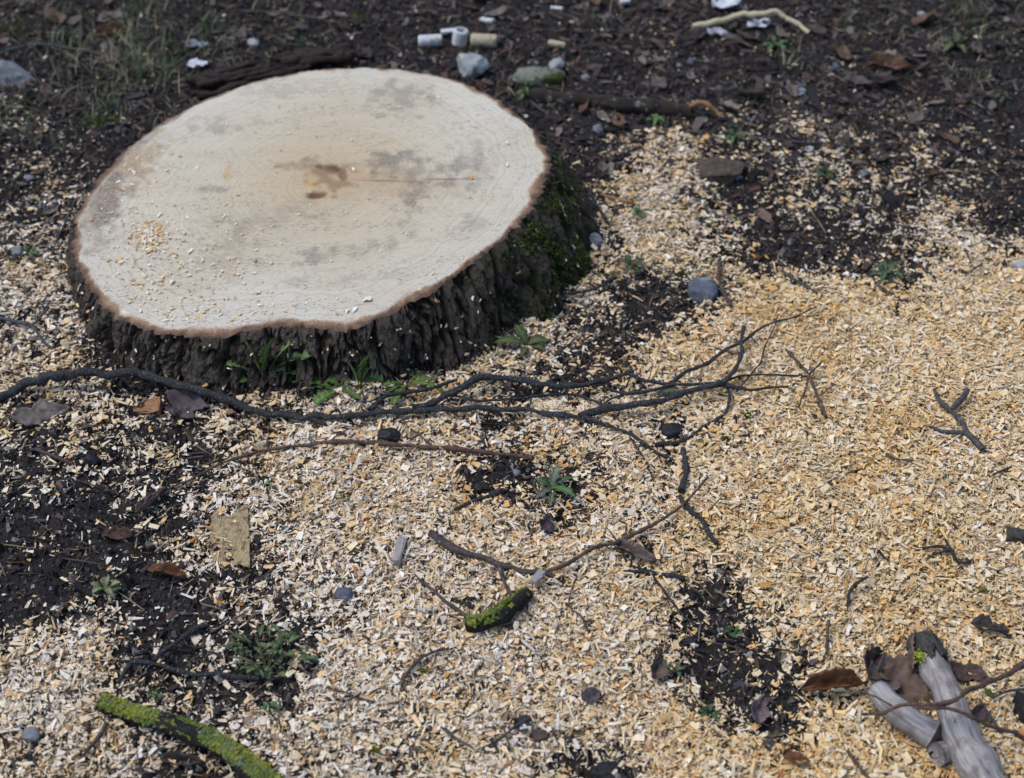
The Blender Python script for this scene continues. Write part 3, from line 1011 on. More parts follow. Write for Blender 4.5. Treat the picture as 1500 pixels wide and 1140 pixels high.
def stick(name, label, cat, branches, mat, group=None, wiggle=.5, knob=.26, sides=10):
    """branches: list of (pts, r0, r1[, lift]); the first is the stem, the others are side twigs"""
    rows = [path_pts(b[0], b[1], b[2], b[3] if len(b) > 3 else 0.0) for b in branches]
    L = rows[0][len(rows[0]) // 2, :3].copy()
    L[2] -= rows[0][len(rows[0]) // 2, 3]
    objs = []
    root = None
    if len(branches) > 1:
        root = empty(name, L)
        props(root, label, cat, group)
    for i, P in enumerate(rows):
        P = P.copy(); P[:, :3] -= L
        if len(P) > 4:
            P[1:-1, :2] += np.random.default_rng(STICK_SEED[0] + 5).normal(0, .0024, (len(P) - 2, 2))
        S = spline(P, 0.004)
        S[:, 3] = np.maximum(S[:, 3], .0006)
        STICK_SEED[0] += 3
        spur = i > 0 and len(branches[i][0]) == 2
        nm = name if root is None else ("stem" if i == 0 else "spur" if spur else "side_twig")
        me = tube_mesh(nm, S, mat, sides, STICK_SEED[0], knob, wiggle)
        o = link(nm, me, L if root is None else (0, 0, 0), objs[0] if spur else root)
        objs.append(o)
    if root is None:
        props(objs[0], label, cat, group)
        root = objs[0]
    return root


def rock(name, label, cat, px, py, w, h, mat, flat=.6, seed=0, cuts=7, group=None, sink=.3, yaw=0.0, sub=3):
    import bmesh
    c = at(px, py)
    sink = sink + .12
    m = px2m(px, py, 1.0)
    bm = bmesh.new()
    bmesh.ops.create_icosphere(bm, subdivisions=sub, radius=1.0)
    V = np.array([v.co[:] for v in bm.verts])
    F = np.array([[v.index for v in f.verts] for f in bm.faces])
    bm.free()
    r = np.random.default_rng(seed + 100)
    for _ in range(cuts):
        nn = r.normal(0, 1, 3); nn /= np.linalg.norm(nn)
        d = r.uniform(.55, .85)
        ex = np.clip(V @ nn - d, 0, None)
        V = V - ex[:, None] * nn
    V *= (1 + (fbm(V[:, 0] * 1.7 + 9, V[:, 1] * 1.7, V[:, 2] * 1.7, seed=seed, octv=3) - .5) * .35)[:, None]
    V *= (1 + (fbm(V[:, 0] * 6 + 9, V[:, 1] * 6, V[:, 2] * 6, seed=seed + 5, octv=3) - .5) * .22)[:, None]
    rx, ry = w * m / 2, h * m / 2 * 1.15
    rz = max(rx, ry) * flat
    V = V * np.array([rx, ry, rz])
    cy, sy = math.cos(yaw), math.sin(yaw)
    V = V @ np.array([[cy, sy, 0], [-sy, cy, 0], [0, 0, 1]])
    me = np_mesh(name, V, tris=F, smooth=cuts < 4, mats=[mat])
    o = link(name, me, (c.x, c.y, c.z + rz * (1 - 2 * sink)))
    return props(o, label, cat, group)


def sheet_leaf(name, px, py, size, yaw, mat, tint, label=None, cat=None, group=None, curl=.5, fold=.3, width=.6, lobes=0, tiltx=0.0, tilty=0.0, lift=.004, seed=0, parent=None, nu=26, nv=13, edge=.45):
    """a dead leaf or bark flake: a curled sheet with midrib, ragged edge and real thickness"""
    c = at(px, py, lift)
    L = px2m(px, py, size)
    r = np.random.default_rng(seed + 300)
    u = np.linspace(0, 1, nu); v = np.linspace(-1, 1, nv)
    U, Vv = np.meshgrid(u, v, indexing='ij')
    env = np.sin(np.clip(U, .0, 1) ** .8 * math.pi) ** .6
    if lobes:
        env = env * (0.62 + .38 * np.abs(np.cos(U * math.pi * lobes)))
    env = np.clip(env, .05, 1) * (1 + (fbm(U * 7 + seed, np.sign(Vv) * 3, seed=seed, octv=4, gain=.65) - .5) * edge * 2.4)
    X = (U - .5) * L
    Y = Vv * env * width * L * .5
    Z = curl * L * .5 * ((U - .5) ** 2 * 1.4) + fold * np.abs(Vv) ** 1.4 * env * L * .28
    Z = Z + (fbm(U * 3.2 + seed * 3.1, Vv * 2.2, seed=seed + 1, octv=2) - .5) * L * .26
    Z = Z + np.abs(fbm(U * 7 + seed * 1.7, Vv * 3.5 + U * 3, seed=seed + 4, octv=3) - .5) * L * .20
    Z -= Z.min()
    P = np.stack([X, Y, Z], -1).reshape(-1, 3)
    def R(ax, a):
        cs, sn = math.cos(a), math.sin(a)
        return np.array({'x': [[1, 0, 0], [0, cs, -sn], [0, sn, cs]], 'y': [[cs, 0, sn], [0, 1, 0], [-sn, 0, cs]], 'z': [[cs, -sn, 0], [sn, cs, 0], [0, 0, 1]]}[ax])
    P = P @ (R('z', yaw) @ R('y', tilty) @ R('x', tiltx)).T
    P[:, 2] -= np.percentile(P[:, 2], 6)
    t = np.array(tint)[None] * (0.72 + .55 * fbm(U.ravel() * 6, Vv.ravel() * 5, seed=seed + 2)[:, None])
    t = np.where((np.abs(Vv.ravel()) < .09)[:, None], t * .7, t)
    vein = np.abs(np.sin((U * 7 + np.abs(Vv) * 1.4).ravel() * math.pi)) < .22
    t = np.where(vein[:, None], t * .82, t)
    q = grid_quads(nu, nv)
    me = np_mesh(name, P, q, smooth=True, colors=t, mats=[mat])
    o = link(name, me, c)
    md = o.modifiers.new("thickness", 'SOLIDIFY'); md.thickness = max(.0006, L * .012)
    if label:
        props(o, label, cat, group)
    return o


def green_leaf(parent, L0, base, tip, width, arch, tint, style='dandelion', seed=0, roll=0.0):
    """one leaf of a living plant from base to tip (world points); L0 = the plant's origin"""
    base = np.array(base, float); tip = np.array(tip, float)
    n = 26 if style == 'dandelion' else 14
    t = np.linspace(0, 1, n)
    d = tip - base
    ln = np.linalg.norm(d)
    C = base[None] + d[None] * t[:, None]
    C[:, 2] += arch * ln * np.sin(t * math.pi) * (1 - .2 * t)
    side = np.cross(d, [0, 0, 1.0]); side /= np.linalg.norm(side) + 1e-9
    side = side * math.cos(roll) + np.array([0, 0, 1.0]) * math.sin(roll)
    if style == 'dandelion':
        saw = 1 - ((t * 4.6 + .25 * math.sin(seed)) % 1.0)
        w = np.where(t < .2, .10 + .2 * t, .22 + .78 * saw ** 1.2 * np.clip((t - .12) * 2.0, 0, 1))
        w = np.where(t > .80, np.clip((1 - t) / .20, 0, 1) ** .75 * 1.0, w)
    elif style == 'lobed':
        w = (.30 + .70 * np.abs(np.sin(t * math.pi * 3.2 + .5))) * np.sin(np.clip(t * .93 + .05, 0, 1) * math.pi) ** .55
    else:
        w = np.sin(np.clip(t * .97 + .02, 0, 1) * math.pi) ** .8 * np.where(t < .2, .35 + t * 3, 1)
    w = w * width * .5
    cols = [-1, -.5, 0, .5, 1]
    r = np.random.default_rng(seed)
    V, T = [], []
    jl, jr = r.uniform(.8, 1.15, n), r.uniform(.8, 1.15, n)
    for i in range(n):
        for cv in cols:
            k = w[i] * (jl[i] if cv < 0 else jr[i])
            p = C[i] + side * cv * k
            p[2] += abs(cv) * k * .35 + math.sin(i * 1.3 + cv * 2) * width * .02
            V.append(p - np.array(L0))
            T.append(np.array(tint) * (1.55 if cv == 0 else r.uniform(.85, 1.12)) + (np.array([.02, .02, .012]) if cv == 0 else 0))
    me = np_mesh("leaf", np.array(V), grid_quads(n, 5), smooth=True, colors=np.array(T), mats=[M['leafgreen']])
    o = link("leaf", me, (0, 0, 0), parent)
    md = o.modifiers.new("thickness", 'SOLIDIFY'); md.thickness = .0005
    return o


def plant(name, label, cat, base, leaves, style, group=None, tint=(62, 92, 56)):
    """leaves: (tip px, tip py, tip lift m, width px, arch)"""
    b = at(*base)
    root = empty(name, b)
    props(root, label, cat, group)
    for i, lf in enumerate(leaves):
        tip = at(lf[0], lf[1], lf[2])
        w = px2m(base[0], base[1], lf[3])
        k = random.uniform(.75, 1.2)
        c = lf[5] if len(lf) > 5 else tint
        c = (c[0], c[1] * .96, c[2] * .82)
        w *= .85
        green_leaf(root, b, b + Vector((random.uniform(-.003, .003), random.uniform(-.003, .003), 0)), tip, w, lf[4], tuple(v * k for v in lin(*c)), style, seed=i + int(base[0]))
    return root


def on_ray(px, py, y):
    """point on the pixel's ray at world depth y (for leaves that stand up in front of the bark)"""
    dx, dy, dz = [float(v) for v in ray(px, py)]
    t = y / dy
    return Vector((t * dx, y, CAM_H + t * dz))


# ------------------------------------------------------------------ the long fallen branch
stick("fallen_branch", "long dark forked branch lying in front of the stump", "branch", [
    ([(-60, 606), (0, 581, .004), (50, 562, .012), (90, 549, .02), (150, 545, .024), (205, 549, .024), (262, 562, .02), (320, 582, .014), (370, 597, .01), (420, 606, .006), (468, 610, .004), (520, 607, .006), (600, 602, .008), (700, 600, .010), (780, 602, .010), (850, 610, .008), (890, 622, .006), (930, 640, .004), (960, 660, .002), (990, 676)], 8.6, 2.2),
    ([(120, 546, 0.024), (128, 534, 0.034)], 3.0, 2.0),
    ([(238, 556, 0.022), (250, 566, 0.014)], 3.2, 2.2),
    ([(352, 592, 0.012), (360, 582, 0.022)], 2.6, 1.6),
    ([(520, 607, 0.006), (532, 616, 0.002)], 2.4, 1.4),
    ([(560, 604, 0.007), (552, 594, 0.014)], 2.2, 1.2),
    ([(660, 601, 0.010), (672, 609, 0.004)], 2.2, 1.2),
    ([(740, 601, 0.010), (748, 591, 0.016)], 2.0, 1.2),
    ([(815, 605, 0.010), (826, 614, 0.004)], 2.0, 1.2),
    ([(800, 564, 0.020), (808, 554, 0.026)], 2.0, 1.2),
    ([(745, 558, 0.022), (738, 548, 0.028)], 1.8, 1.0),
    ([(1005, 579, 0.016), (1014, 588, 0.010)], 1.6, 0.9),
    ([(1030, 531, 0.014), (1024, 522, 0.020)], 1.4, 0.8),
    ([(1100, 493, 0.012), (1108, 500, 0.006)], 1.2, 0.8),
    ([(1085, 520, 0.022), (1093, 514, 0.026)], 1.4, 0.8),
    ([(608, 601, .008), (650, 580, .014), (688, 557, .02), (708, 552, .022), (760, 560, .02), (830, 566, .018), (880, 558, .018), (912, 549, .02), (926, 543, .022)], 6.4, 3.4),
    ([(918, 547, .02), (940, 554, .018), (975, 562, .014), (1020, 564, .012), (1060, 561, .012)], 3.0, 2.4),
    ([(848, 609, .008), (880, 603, .010), (920, 596, .012), (965, 590, .014), (1000, 580, .016), (1040, 567, .018), (1062, 555, .02), (1082, 525, .022), (1090, 500, .024), (1089, 478, .026)], 6.0, 2.7),
    ([(1040, 567, .016), (1066, 567, .014), (1088, 572, .012), (1112, 570, .01), (1135, 565, .008), (1153, 567, .006), (1163, 562, .008)], 3.4, 1.8),
    ([(885, 568, .016), (920, 574, .014), (960, 570, .014), (1000, 562, .014), (1050, 558, .014), (1095, 549, .012), (1140, 549, .008), (1182, 551, .004)], 2.8, 1.5),
    ([(985, 562, .014), (1010, 545, .014), (1035, 529, .014), (1062, 512, .014), (1090, 500, .012), (1112, 485, .010), (1132, 474, .010), (1162, 467, .008), (1196, 449, .006)], 3.6, 1.2),
    ([(1078, 573, .008), (1100, 545, .010), (1114, 525, .010), (1119, 505, .010), (1130, 488, .008), (1141, 460, .010)], 1.5, 1.0),
    ([(1066, 566, .012), (1068, 582, .006), (1062, 605, .004), (1030, 627, .002), (995, 644, .002), (960, 651, .002)], 2.4, 3.0),
    ([(543, 600, .008), (563, 581, .010), (600, 573, .012), (640, 567, .012), (670, 556, .014)], 4.2, 2.0),
    ([(655, 577, .012), (700, 585, .008), (750, 582, .006), (800, 579, .006), (845, 581, .006), (885, 594, .006)], 2.4, 1.8),
    ([(882, 596, .008), (893, 585, .010), (915, 577, .012), (938, 571, .014)], 2.2, 1.8),
    ([(922, 638, .002), (934, 656, .001), (944, 672), (952, 690)], 2.2, 1.2),
    ([(455, 611, .003), (466, 618, .001), (478, 622)], 6.0, 3.0),
    ([(775, 600, .010), (780, 580, .012), (783, 566, .016)], 1.8, 1.0),
    ([(932, 575, .012), (950, 555, .016), (957, 533, .02)], 1.2, .8),
], M['branch'])

stick("brown_twig", "thin reddish brown twig arching over the chips below the long branch", "twig", [
    ([(205, 742), (238, 721, .002), (282, 699, .004), (332, 679, .004), (392, 659, .004), (450, 649, .004), (500, 647, .004), (560, 651, .003), (620, 655, .003), (680, 658, .003), (740, 664, .002), (778, 671)], 1.5, 4.2),
    ([(584, 608, .006), (600, 626, .004), (616, 640, .003), (632, 652, .003)], 1.2, 1.8),
], M['twig_brown'])
stick("broken_twig", "short thick purple-brown broken stick with a side twig below the stump", "stick", [
    ([(632, 783, .006), (665, 799, .005), (712, 820, .004), (755, 834, .003), (800, 843, .002), (822, 850)], 6.5, 3.2),
    ([(732, 826, .004), (737, 848, .004), (748, 868, .006), (764, 886, .010), (776, 902, .002)], 3.6, 2.6),
], M['twig_purple'])
stick("slender_twig", "slender brown twig with a pale tip crossing the chips beside the broken stick", "twig", [
    ([(795, 839, .004), (830, 821, .008), (870, 806, .010), (900, 797, .010), (930, 786, .010), (962, 765, .010), (1000, 738, .012), (1036, 699, .014)], 3.6, 2.0),
    ([(905, 796, .009), (898, 786, .012), (888, 774, .014)], 1.6, 1.0),
], M['twig_brown'])
stick("dark_twig", "thin dark curved twig left of the mossy bark piece", "twig", [([(616, 849), (636, 868, .003), (668, 893, .003), (705, 918)], 2.6, 3.4)], M['twig_purple'])
stick("dark_stub", "short dark twig stub lying above the mossy bark piece", "twig", [([(662, 879), (678, 883), (695, 888)], 3.2, 3.0)], M['branch'])
stick("upright_twig", "short black twig standing end-on below the branch's forked tip", "twig", [([(1000, 658, .004), (1003, 688, .004), (998, 722, .002)], 4.0, 4.6)], M['branch'])
stick("black_twig", "black twig slanting down to the right in the chips", "twig", [([(994, 728, .004), (1012, 744, .004), (1028, 762, .003), (1040, 779, .002), (1051, 795)], 3.4, 4.2)], M['branch'])
stick("wiry_twig", "long wiry dark twig trailing down the bare soil strip", "twig", [
    ([(905, 802, .002), (930, 822, .003), (955, 842, .003), (980, 872, .003), (1004, 900, .002), (1030, 922)], 2.4, 1.8),
    ([(912, 838), (940, 838, .002), (975, 842), (1003, 846)], 3.0, 4.5)], M['branch'])
stick("forked_twig", "slate grey forked twig alone on the golden chips at right", "twig", [
    ([(1367, 570, .004), (1380, 590, .006), (1391, 598, .008), (1405, 620, .008), (1418, 636, .006), (1440, 660)], 2.6, 5.6),
    ([(1394, 600, .008), (1404, 588, .010), (1418, 572, .014)], 4.6, 3.6),
    ([(1416, 634, .006), (1396, 633, .004), (1378, 631, .003), (1362, 626)], 3.6, 2.0)], M['twig_slate'])
stick("crossed_twig", "small brown twig with crossing side shoots at the branch tip", "twig", [
    ([(1150, 512, .004), (1168, 530, .006), (1184, 548, .008), (1196, 570, .006), (1204, 590, .004), (1210, 610)], 1.8, 2.6),
    ([(1184, 548, .008), (1192, 541, .010), (1202, 532, .012)], 2.0, 1.8),
    ([(1184, 552, .006), (1180, 570, .004), (1167, 602)], 1.6, 1.2),
    ([(1202, 580, .005), (1210, 573, .006), (1221, 565, .006)], 1.4, 1.0)], M['twig_brown'])
stick("curved_twig", "small thin curved twig on the open chips right of the branch tip", "twig", [([(1284, 650), (1296, 664, .003), (1312, 673, .003), (1341, 677)], 1.5, 2.2)], M['twig_brown'])
stick("leaning_twig", "dark twig leaning down from the soil onto the chip pile", "twig", [([(1146, 396, .006), (1162, 408, .006), (1182, 420, .004), (1204, 434)], 2.0, 2.8)], M['twig_slate'])
stick("stubby_twig", "short dark twig beside the blue-grey stone", "twig", [([(1054, 380, .004), (1053, 408, .006), (1060, 428, .004), (1070, 449)], 3.2, 3.4)], M['twig_purple'])
stick("knotted_twig", "small knotted black twig with spread shoots near the right edge", "twig", [
    ([(1384, 792, .012), (1393, 806, .010), (1402, 823, .006), (1426, 823)], 2.2, 3.0),
    ([(1395, 808, .009), (1375, 801, .008), (1340, 808)], 3.0, 1.4),
    ([(1398, 808, .008), (1382, 809, .006), (1367, 814)], 2.4, 1.8)], M['branch'])
stick("bent_twig", "small bent black twig standing in the golden chips", "twig", [([(1243, 896), (1243, 870, .008), (1252, 857, .012), (1272, 845, .014)], 2.2, 2.6)], M['branch'])
stick("stub_twig", "tiny black twig stub left of the knotted twig", "twig", [([(1287, 806, .006), (1293, 815, .003), (1302, 822)], 2.8, 2.0)], M['branch'])
stick("thin_twig", "short thin brown upright twig left of the grey log", "twig", [([(1214, 908, .010), (1212, 930, .006), (1211, 958)], 1.8, 2.8)], M['twig_brown'])
stick("brown_twig", "reddish twig leaning at the bottom edge left of the grey log", "twig", [([(1243, 1100, .006), (1256, 1118, .004), (1278, 1146)], 2.6, 3.2)], M['twig_brown'])
stick("crooked_twig", "crooked thin dark twig below the mossy bark piece at centre", "twig", [([(586, 1010), (600, 986, .004), (612, 966, .006), (630, 960, .006), (650, 950, .004)], 2.0, 3.0)], M['twig_purple'])
stick("thin_twig", "thin dark twig lying flat right of the leafy weed clump", "twig", [([(478, 1008), (500, 1014, .002), (524, 1022, .002), (552, 1030)], 2.4, 2.0)], M['twig_purple'])
stick("thin_twig", "short dark twig at the bottom centre beside a black flake", "twig", [([(648, 1064), (668, 1080, .003), (692, 1096)], 2.6, 2.0)], M['twig_slate'])
stick("thin_twig", "dark twig running up to the black bark flake at bottom centre", "twig", [([(704, 1098), (728, 1085, .003), (752, 1068, .003), (764, 1060)], 2.2, 3.0)], M['twig_slate'])
stick("thin_twig", "fine forked twig in the chips right of the mossy bark piece", "twig", [([(845, 843), (838, 870, .004), (835, 890, .005), (848, 908, .004), (862, 928)], 1.2, 2.0)], M['twig_brown'])
stick("charred_stick", "charred black stick pointing at the leafy weed clump", "stick", [
    ([(170, 967, .004), (220, 974, .006), (280, 983, .006), (340, 990, .005), (378, 994, .004)], 3.2, 5.6),
    ([(172, 1000), (182, 985, .002), (194, 970, .004)], 3.0, 3.5)], M['branch'])
stick("crossing_stick", "short black stick slanting across the charred stick", "stick", [([(222, 968, .010), (245, 950, .010), (270, 932, .008), (305, 913, .004)], 3.6, 5.4)], M['branch'])
stick("long_root", "thin brown root running up from the crossing stick through the chips", "root", [([(305, 898), (340, 880, .002), (365, 860, .003), (395, 838, .003), (418, 815)], 2.6, 1.6)], M['twig_purple'])
stick("brown_twig", "thin brown twig under the lichen log at bottom left", "twig", [([(108, 1124), (125, 1104, .003), (142, 1082, .004), (155, 1060, .006)], 2.8, 3.6)], M['twig_brown'])
stick("dark_twig", "dark twig in the soil at the left edge below the branch", "twig", [([(45, 658), (68, 664, .004), (88, 672, .004), (106, 682)], 2.4, 3.0)], M['twig_purple'])
stick("dark_twig", "forked black twig at the left edge above the branch", "twig", [([(-20, 462), (20, 470, .006), (45, 478, .008), (62, 492, .006), (82, 514)], 3.0, 2.2), ([(44, 478, .006), (56, 468, .006), (70, 452, .004)], 2.2, 1.6)], M['twig_slate'])
stick("thin_twig", "dark twig standing by the stump's left flank", "twig", [([(76, 372), (84, 350, .010), (98, 322, .014), (112, 292, .014)], 2.0, 1.8)], M['twig_slate'])
stick("dark_twig", "long dark twig right of the stump reaching to the soil hollow", "twig", [([(768, 446), (790, 434, .006), (830, 428, .008), (868, 424, .008), (896, 408, .006)], 1.8, 3.0)], M['branch'])
stick("dark_twig", "thin black twig at the mossy foot of the stump", "twig", [([(862, 278, .008), (872, 296, .008), (882, 314, .004), (890, 326)], 2.2, 2.6)], M['branch'])
stick("pale_stick", "short pale peeled splinter near the stump's mossy foot", "stick", [([(880, 284), (900, 291, .004), (926, 296)], 2.0, 4.0)], M['twig_tan'])
stick("thin_twig", "thin grey twig behind the dark fallen log's near end", "twig", [([(775, 148), (790, 158, .006), (808, 170)], 2.0, 1.6)], M['twig_slate'])
stick("peeled_stick", "bent cream-coloured peeled stick on the dark soil at the top", "stick", [([(1014, 39, .010), (1050, 33, .014), (1085, 24, .022), (1110, 19, .026), (1138, 18, .026), (1160, 30, .016), (1186, 48, .004)], 5.0, 3.6)], M['peeled'], knob=.03)
stick("thin_twig", "grey twig lying at the upper left in the grass", "twig", [([(-10, 80), (30, 70, .01), (70, 66, .012), (150, 80, .006)], 3.0, 2.0)], M['twig_slate'])
stick("thin_twig", "thin dark twig on the soil behind the stump at upper left", "twig", [([(350, 16), (420, 20, .006), (500, 34, .004)], 2.2, 1.8)], M['twig_purple'])
stick("thin_twig", "long thin twig over the scattered chips at upper right", "twig", [([(1100, 200), (1150, 206, .004), (1200, 210, .005), (1260, 216)], 1.6, 1.8)], M['twig_slate'])
stick("thin_twig", "fine dark twig at the chip edge above the curled leaf", "twig", [([(1000, 946), (1020, 938, .003), (1000, 940)], 3.0, 2.0)], M['branch'])
stick("dark_root", "dark root half buried at the left end of the soil strip", "root", [([(665, 748), (690, 735, .004), (716, 726, .004), (738, 720)], 2.6, 3.6)], M['branch'])

# ------------------------------------------------------------------ weathered log, grey wood, lichen log and other wood
def log(name, label, cat, pts, r0, r1, mat, sides=22, lift=0.0, stretch_seed=1):
    P = path_pts(pts, r0, r1, lift)
    L = P[0, :3].copy(); L[2] -= P[0, 3]
    root = empty(name, L)
    props(root, label, cat)
    P[:, :3] -= L
    S = spline(P, 0.004)
    o = link("wood", tube_mesh("wood", S, mat, sides, stretch_seed, .10, .10), (0, 0, 0), root)
    return root, S, L


def weathered_material():
    m, nt, b = new_mat("silvered_wood", 0.62, 0.35)
    mp = N(nt, "ShaderNodeMapping")
    mp.inputs["Scale"].default_value = (9, 230, 230)
    nt.links.new(attr(nt, "grain", "Vector"), mp.inputs["Vector"])
    f = noise(nt, mp.outputs[0], 1.0, 6, 0.65)
    g = noise(nt, coords(nt), 30, 5, .6)
    c = ramp(nt, f, [(0.30, lin(58, 50, 47)), (0.40, lin(128, 121, 119)), (0.58, lin(166, 160, 158)), (0.78, lin(200, 196, 194))])
    c = mix(nt, ramp(nt, g, [(0.50, 0.0), (0.62, .6)]), c, lin(104, 88, 80))
    c = mix(nt, ramp(nt, noise(nt, coords(nt), 75, 4), [(0.66, 0.0), (0.72, .85)]), c, lin(56, 48, 46))
    nt.links.new(c, b.inputs["Base Color"])
    bump(nt, b, f, 0.7, 0.004)
    return m


M['silver'] = weathered_material()
root, S, L = log("weathered_log", "silver-grey barkless log pointing up from the bottom right corner", "log",
                 [(1352, 946, .006), (1368, 980, .008), (1386, 1022, .010), (1399, 1065, .008), (1418, 1105, .006), (1452, 1150, .004), (1480, 1185)], 20, 30, M['silver'])
# ragged remains of bark round the far end
NAn, NHn = 40, 14
cc = S[:NHn * 1]
seg = spline(S[[0, 3, 6, 9]], .003)[:NHn]
if len(seg) < NHn:
    seg = np.vstack([seg, np.repeat(seg[-1:], NHn - len(seg), 0)])
ang = np.linspace(-.3, math.pi * 1.15, NAn)
tan = S[8, :3] - S[0, :3]; tan /= np.linalg.norm(tan)
sd = np.cross(tan, [0, 0, 1.0]); sd /= np.linalg.norm(sd); u2 = np.cross(sd, tan)
ext = (0.004 + .046 * fbm(np.cos(ang) * 4, np.sin(ang) * 4, seed=91, octv=4, gain=.7) ** 1.5)
V = []
for a, e in zip(ang, ext):
    for k in range(NHn):
        f = k / (NHn - 1)
        rr = S[0, 3] * (1.06 - .75 * max(0, 1 - f * 4) ** 2) * (1 + .34 * (float(fbm(a * 4, f * 6, seed=92, octv=3)) - .5)) + .001
        V.append(S[0, :3] - tan * .012 + tan * (.012 + e * 1.5) * f + rr * (math.cos(a) * sd + math.sin(a) * u2))
o = link("bark_remnant", np_mesh("bark_remnant", np.array(V), grid_quads(NAn, NHn), smooth=True, mats=[M['oldbark']]), (0, 0, 0), root)
md = o.modifiers.new("thickness", 'SOLIDIFY'); md.thickness = .004
# knot with its hole
kp = np.array(at(1384, 1100, .012)) - L
P = np.array([[*(kp + np.array([.018, .006, .0])), .015], [*kp, .013], [*(kp + np.array([-.012, -.006, .002])), .012]])
link("knot", tube_mesh("knot", spline(P, .003), M['silver'], 16, 5, .2, .1), (0, 0, 0), root)
P = np.array([[*(kp + np.array([-.0125, -.0065, .002])), .0085], [*(kp + np.array([-.0155, -.008, .002])), .0075]])
link("knot_hole", tube_mesh("knot_hole", spline(P, .002), M['blackbark'], 14, 6, .3, .1), (0, 0, 0), root)
# a yellow-green lichen cushion on the far end
n = 60
pp = np.array(at(1347, 962, .040)) - L
pos = pp + rng.normal(0, .0032, (n, 3)) * np.array([1, 1.3, .6])
g = rng.uniform(0, 1, (n, 1))
lc = scatter("lichen", CRUMBS, pos, rot_mats(rng.uniform(0, 6, n), rng.uniform(0, 1, n), rng.uniform(0, 6, n)), rng.uniform(.0012, .0028, (n, 3)),
             np.array(lin(128, 140, 40)) * (1 - g) + np.array(lin(172, 184, 70)) * g, M['lichen'])
lc.parent = root

root2, S2, L2 = log("grey_wood_piece", "short slate-grey piece of wood lying against the weathered log", "wood piece",
                    [(1283, 1012, .004), (1305, 1034, .006), (1335, 1056, .006), (1368, 1076, .004)], 20, 22, M['silver'], 20, 0.0, 2)

# the lichen-covered log at bottom left
P = path_pts([(146, 1030, .002), (195, 1047, .004), (255, 1064, .006), (310, 1086, .006), (350, 1112, .004), (395, 1146, .002), (420, 1175)], 12.5, 16)
L = P[0, :3].copy(); L[2] -= P[0, 3]
root = empty("lichen_log", L)
props(root, "black rotting branch piece crusted with yellow-green lichen at bottom left", "log")
P[:, :3] -= L
S = spline(P, .004)
link("bark", tube_mesh("bark", S, M['blackbark'], 22, 17, .22, .15), (0, 0, 0), root)


def lichen_on(S, root, n, amin, amax, seed, cols, thr=.46, size=(.0012, .0036)):
    tan = np.gradient(S[:, :3], axis=0); tan /= np.linalg.norm(tan, axis=1)[:, None]
    sd = np.cross(tan, [0, 0, 1.0]); sd /= np.linalg.norm(sd, axis=1)[:, None]
    u2 = np.cross(sd, tan)
    i = rng.integers(1, len(S) - 1, n); a = rng.uniform(amin, amax, n)
    f = fbm(i * .22, a * 2.2, seed=seed, octv=3)
    k = f > thr
    i, a, f = i[k], a[k], f[k]
    pos = S[i, :3] + (S[i, 3] * 1.03)[:, None] * (np.cos(a)[:, None] * sd[i] + np.sin(a)[:, None] * u2[i])
    pos += rng.normal(0, .0012, pos.shape)
    m = len(i)
    g = np.clip(fbm(i * .15 + 7, a * 1.5, seed=seed + 3, octv=2) * 1.8 - .4 + rng.normal(0, .18, m), 0, 1)[:, None]
    c = np.array(lin(*cols[0])) * (1 - g) + np.array(lin(*cols[1])) * g
    gr = rng.random(m) < .18
    c[gr] = np.array(lin(*cols[2])) * rng.uniform(.7, 1.1, (gr.sum(), 1))
    o = scatter("lichen", CRUMBS, pos, rot_mats(rng.uniform(0, 6, m), rng.uniform(0, .8, m), rng.uniform(0, 6, m)),
                rng.uniform(size[0], size[1], (m, 1)) * np.array([[1.2, 1.2, .7]]), c, M['lichen'])
    o.parent = root
    props(o, kind="stuff")


lichen_on(S, root, 5600, .7, 2.6, 81, [(92, 106, 56), (148, 146, 56), (122, 132, 110)], .27)

# small mossy bark piece in the middle
P = path_pts([(686, 916, .002), (712, 912, .006), (738, 896, .008), (760, 880, .008), (776, 868, .004)], 13, 9)
L = P[0, :3].copy(); L[2] -= P[0, 3]
root = empty("mossy_bark_piece", L)
props(root, "small black bark piece topped with green lichen under the broken stick", "bark piece")
P[:, :3] -= L
S = spline(P, .003)
link("bark", tube_mesh("bark", S, M['blackbark'], 16, 23, .25, .2), (0, 0, 0), root)
lichen_on(S, root, 2200, .9, 2.9, 85, [(66, 82, 36), (128, 134, 58), (110, 120, 84)], .42, (.001, .003))


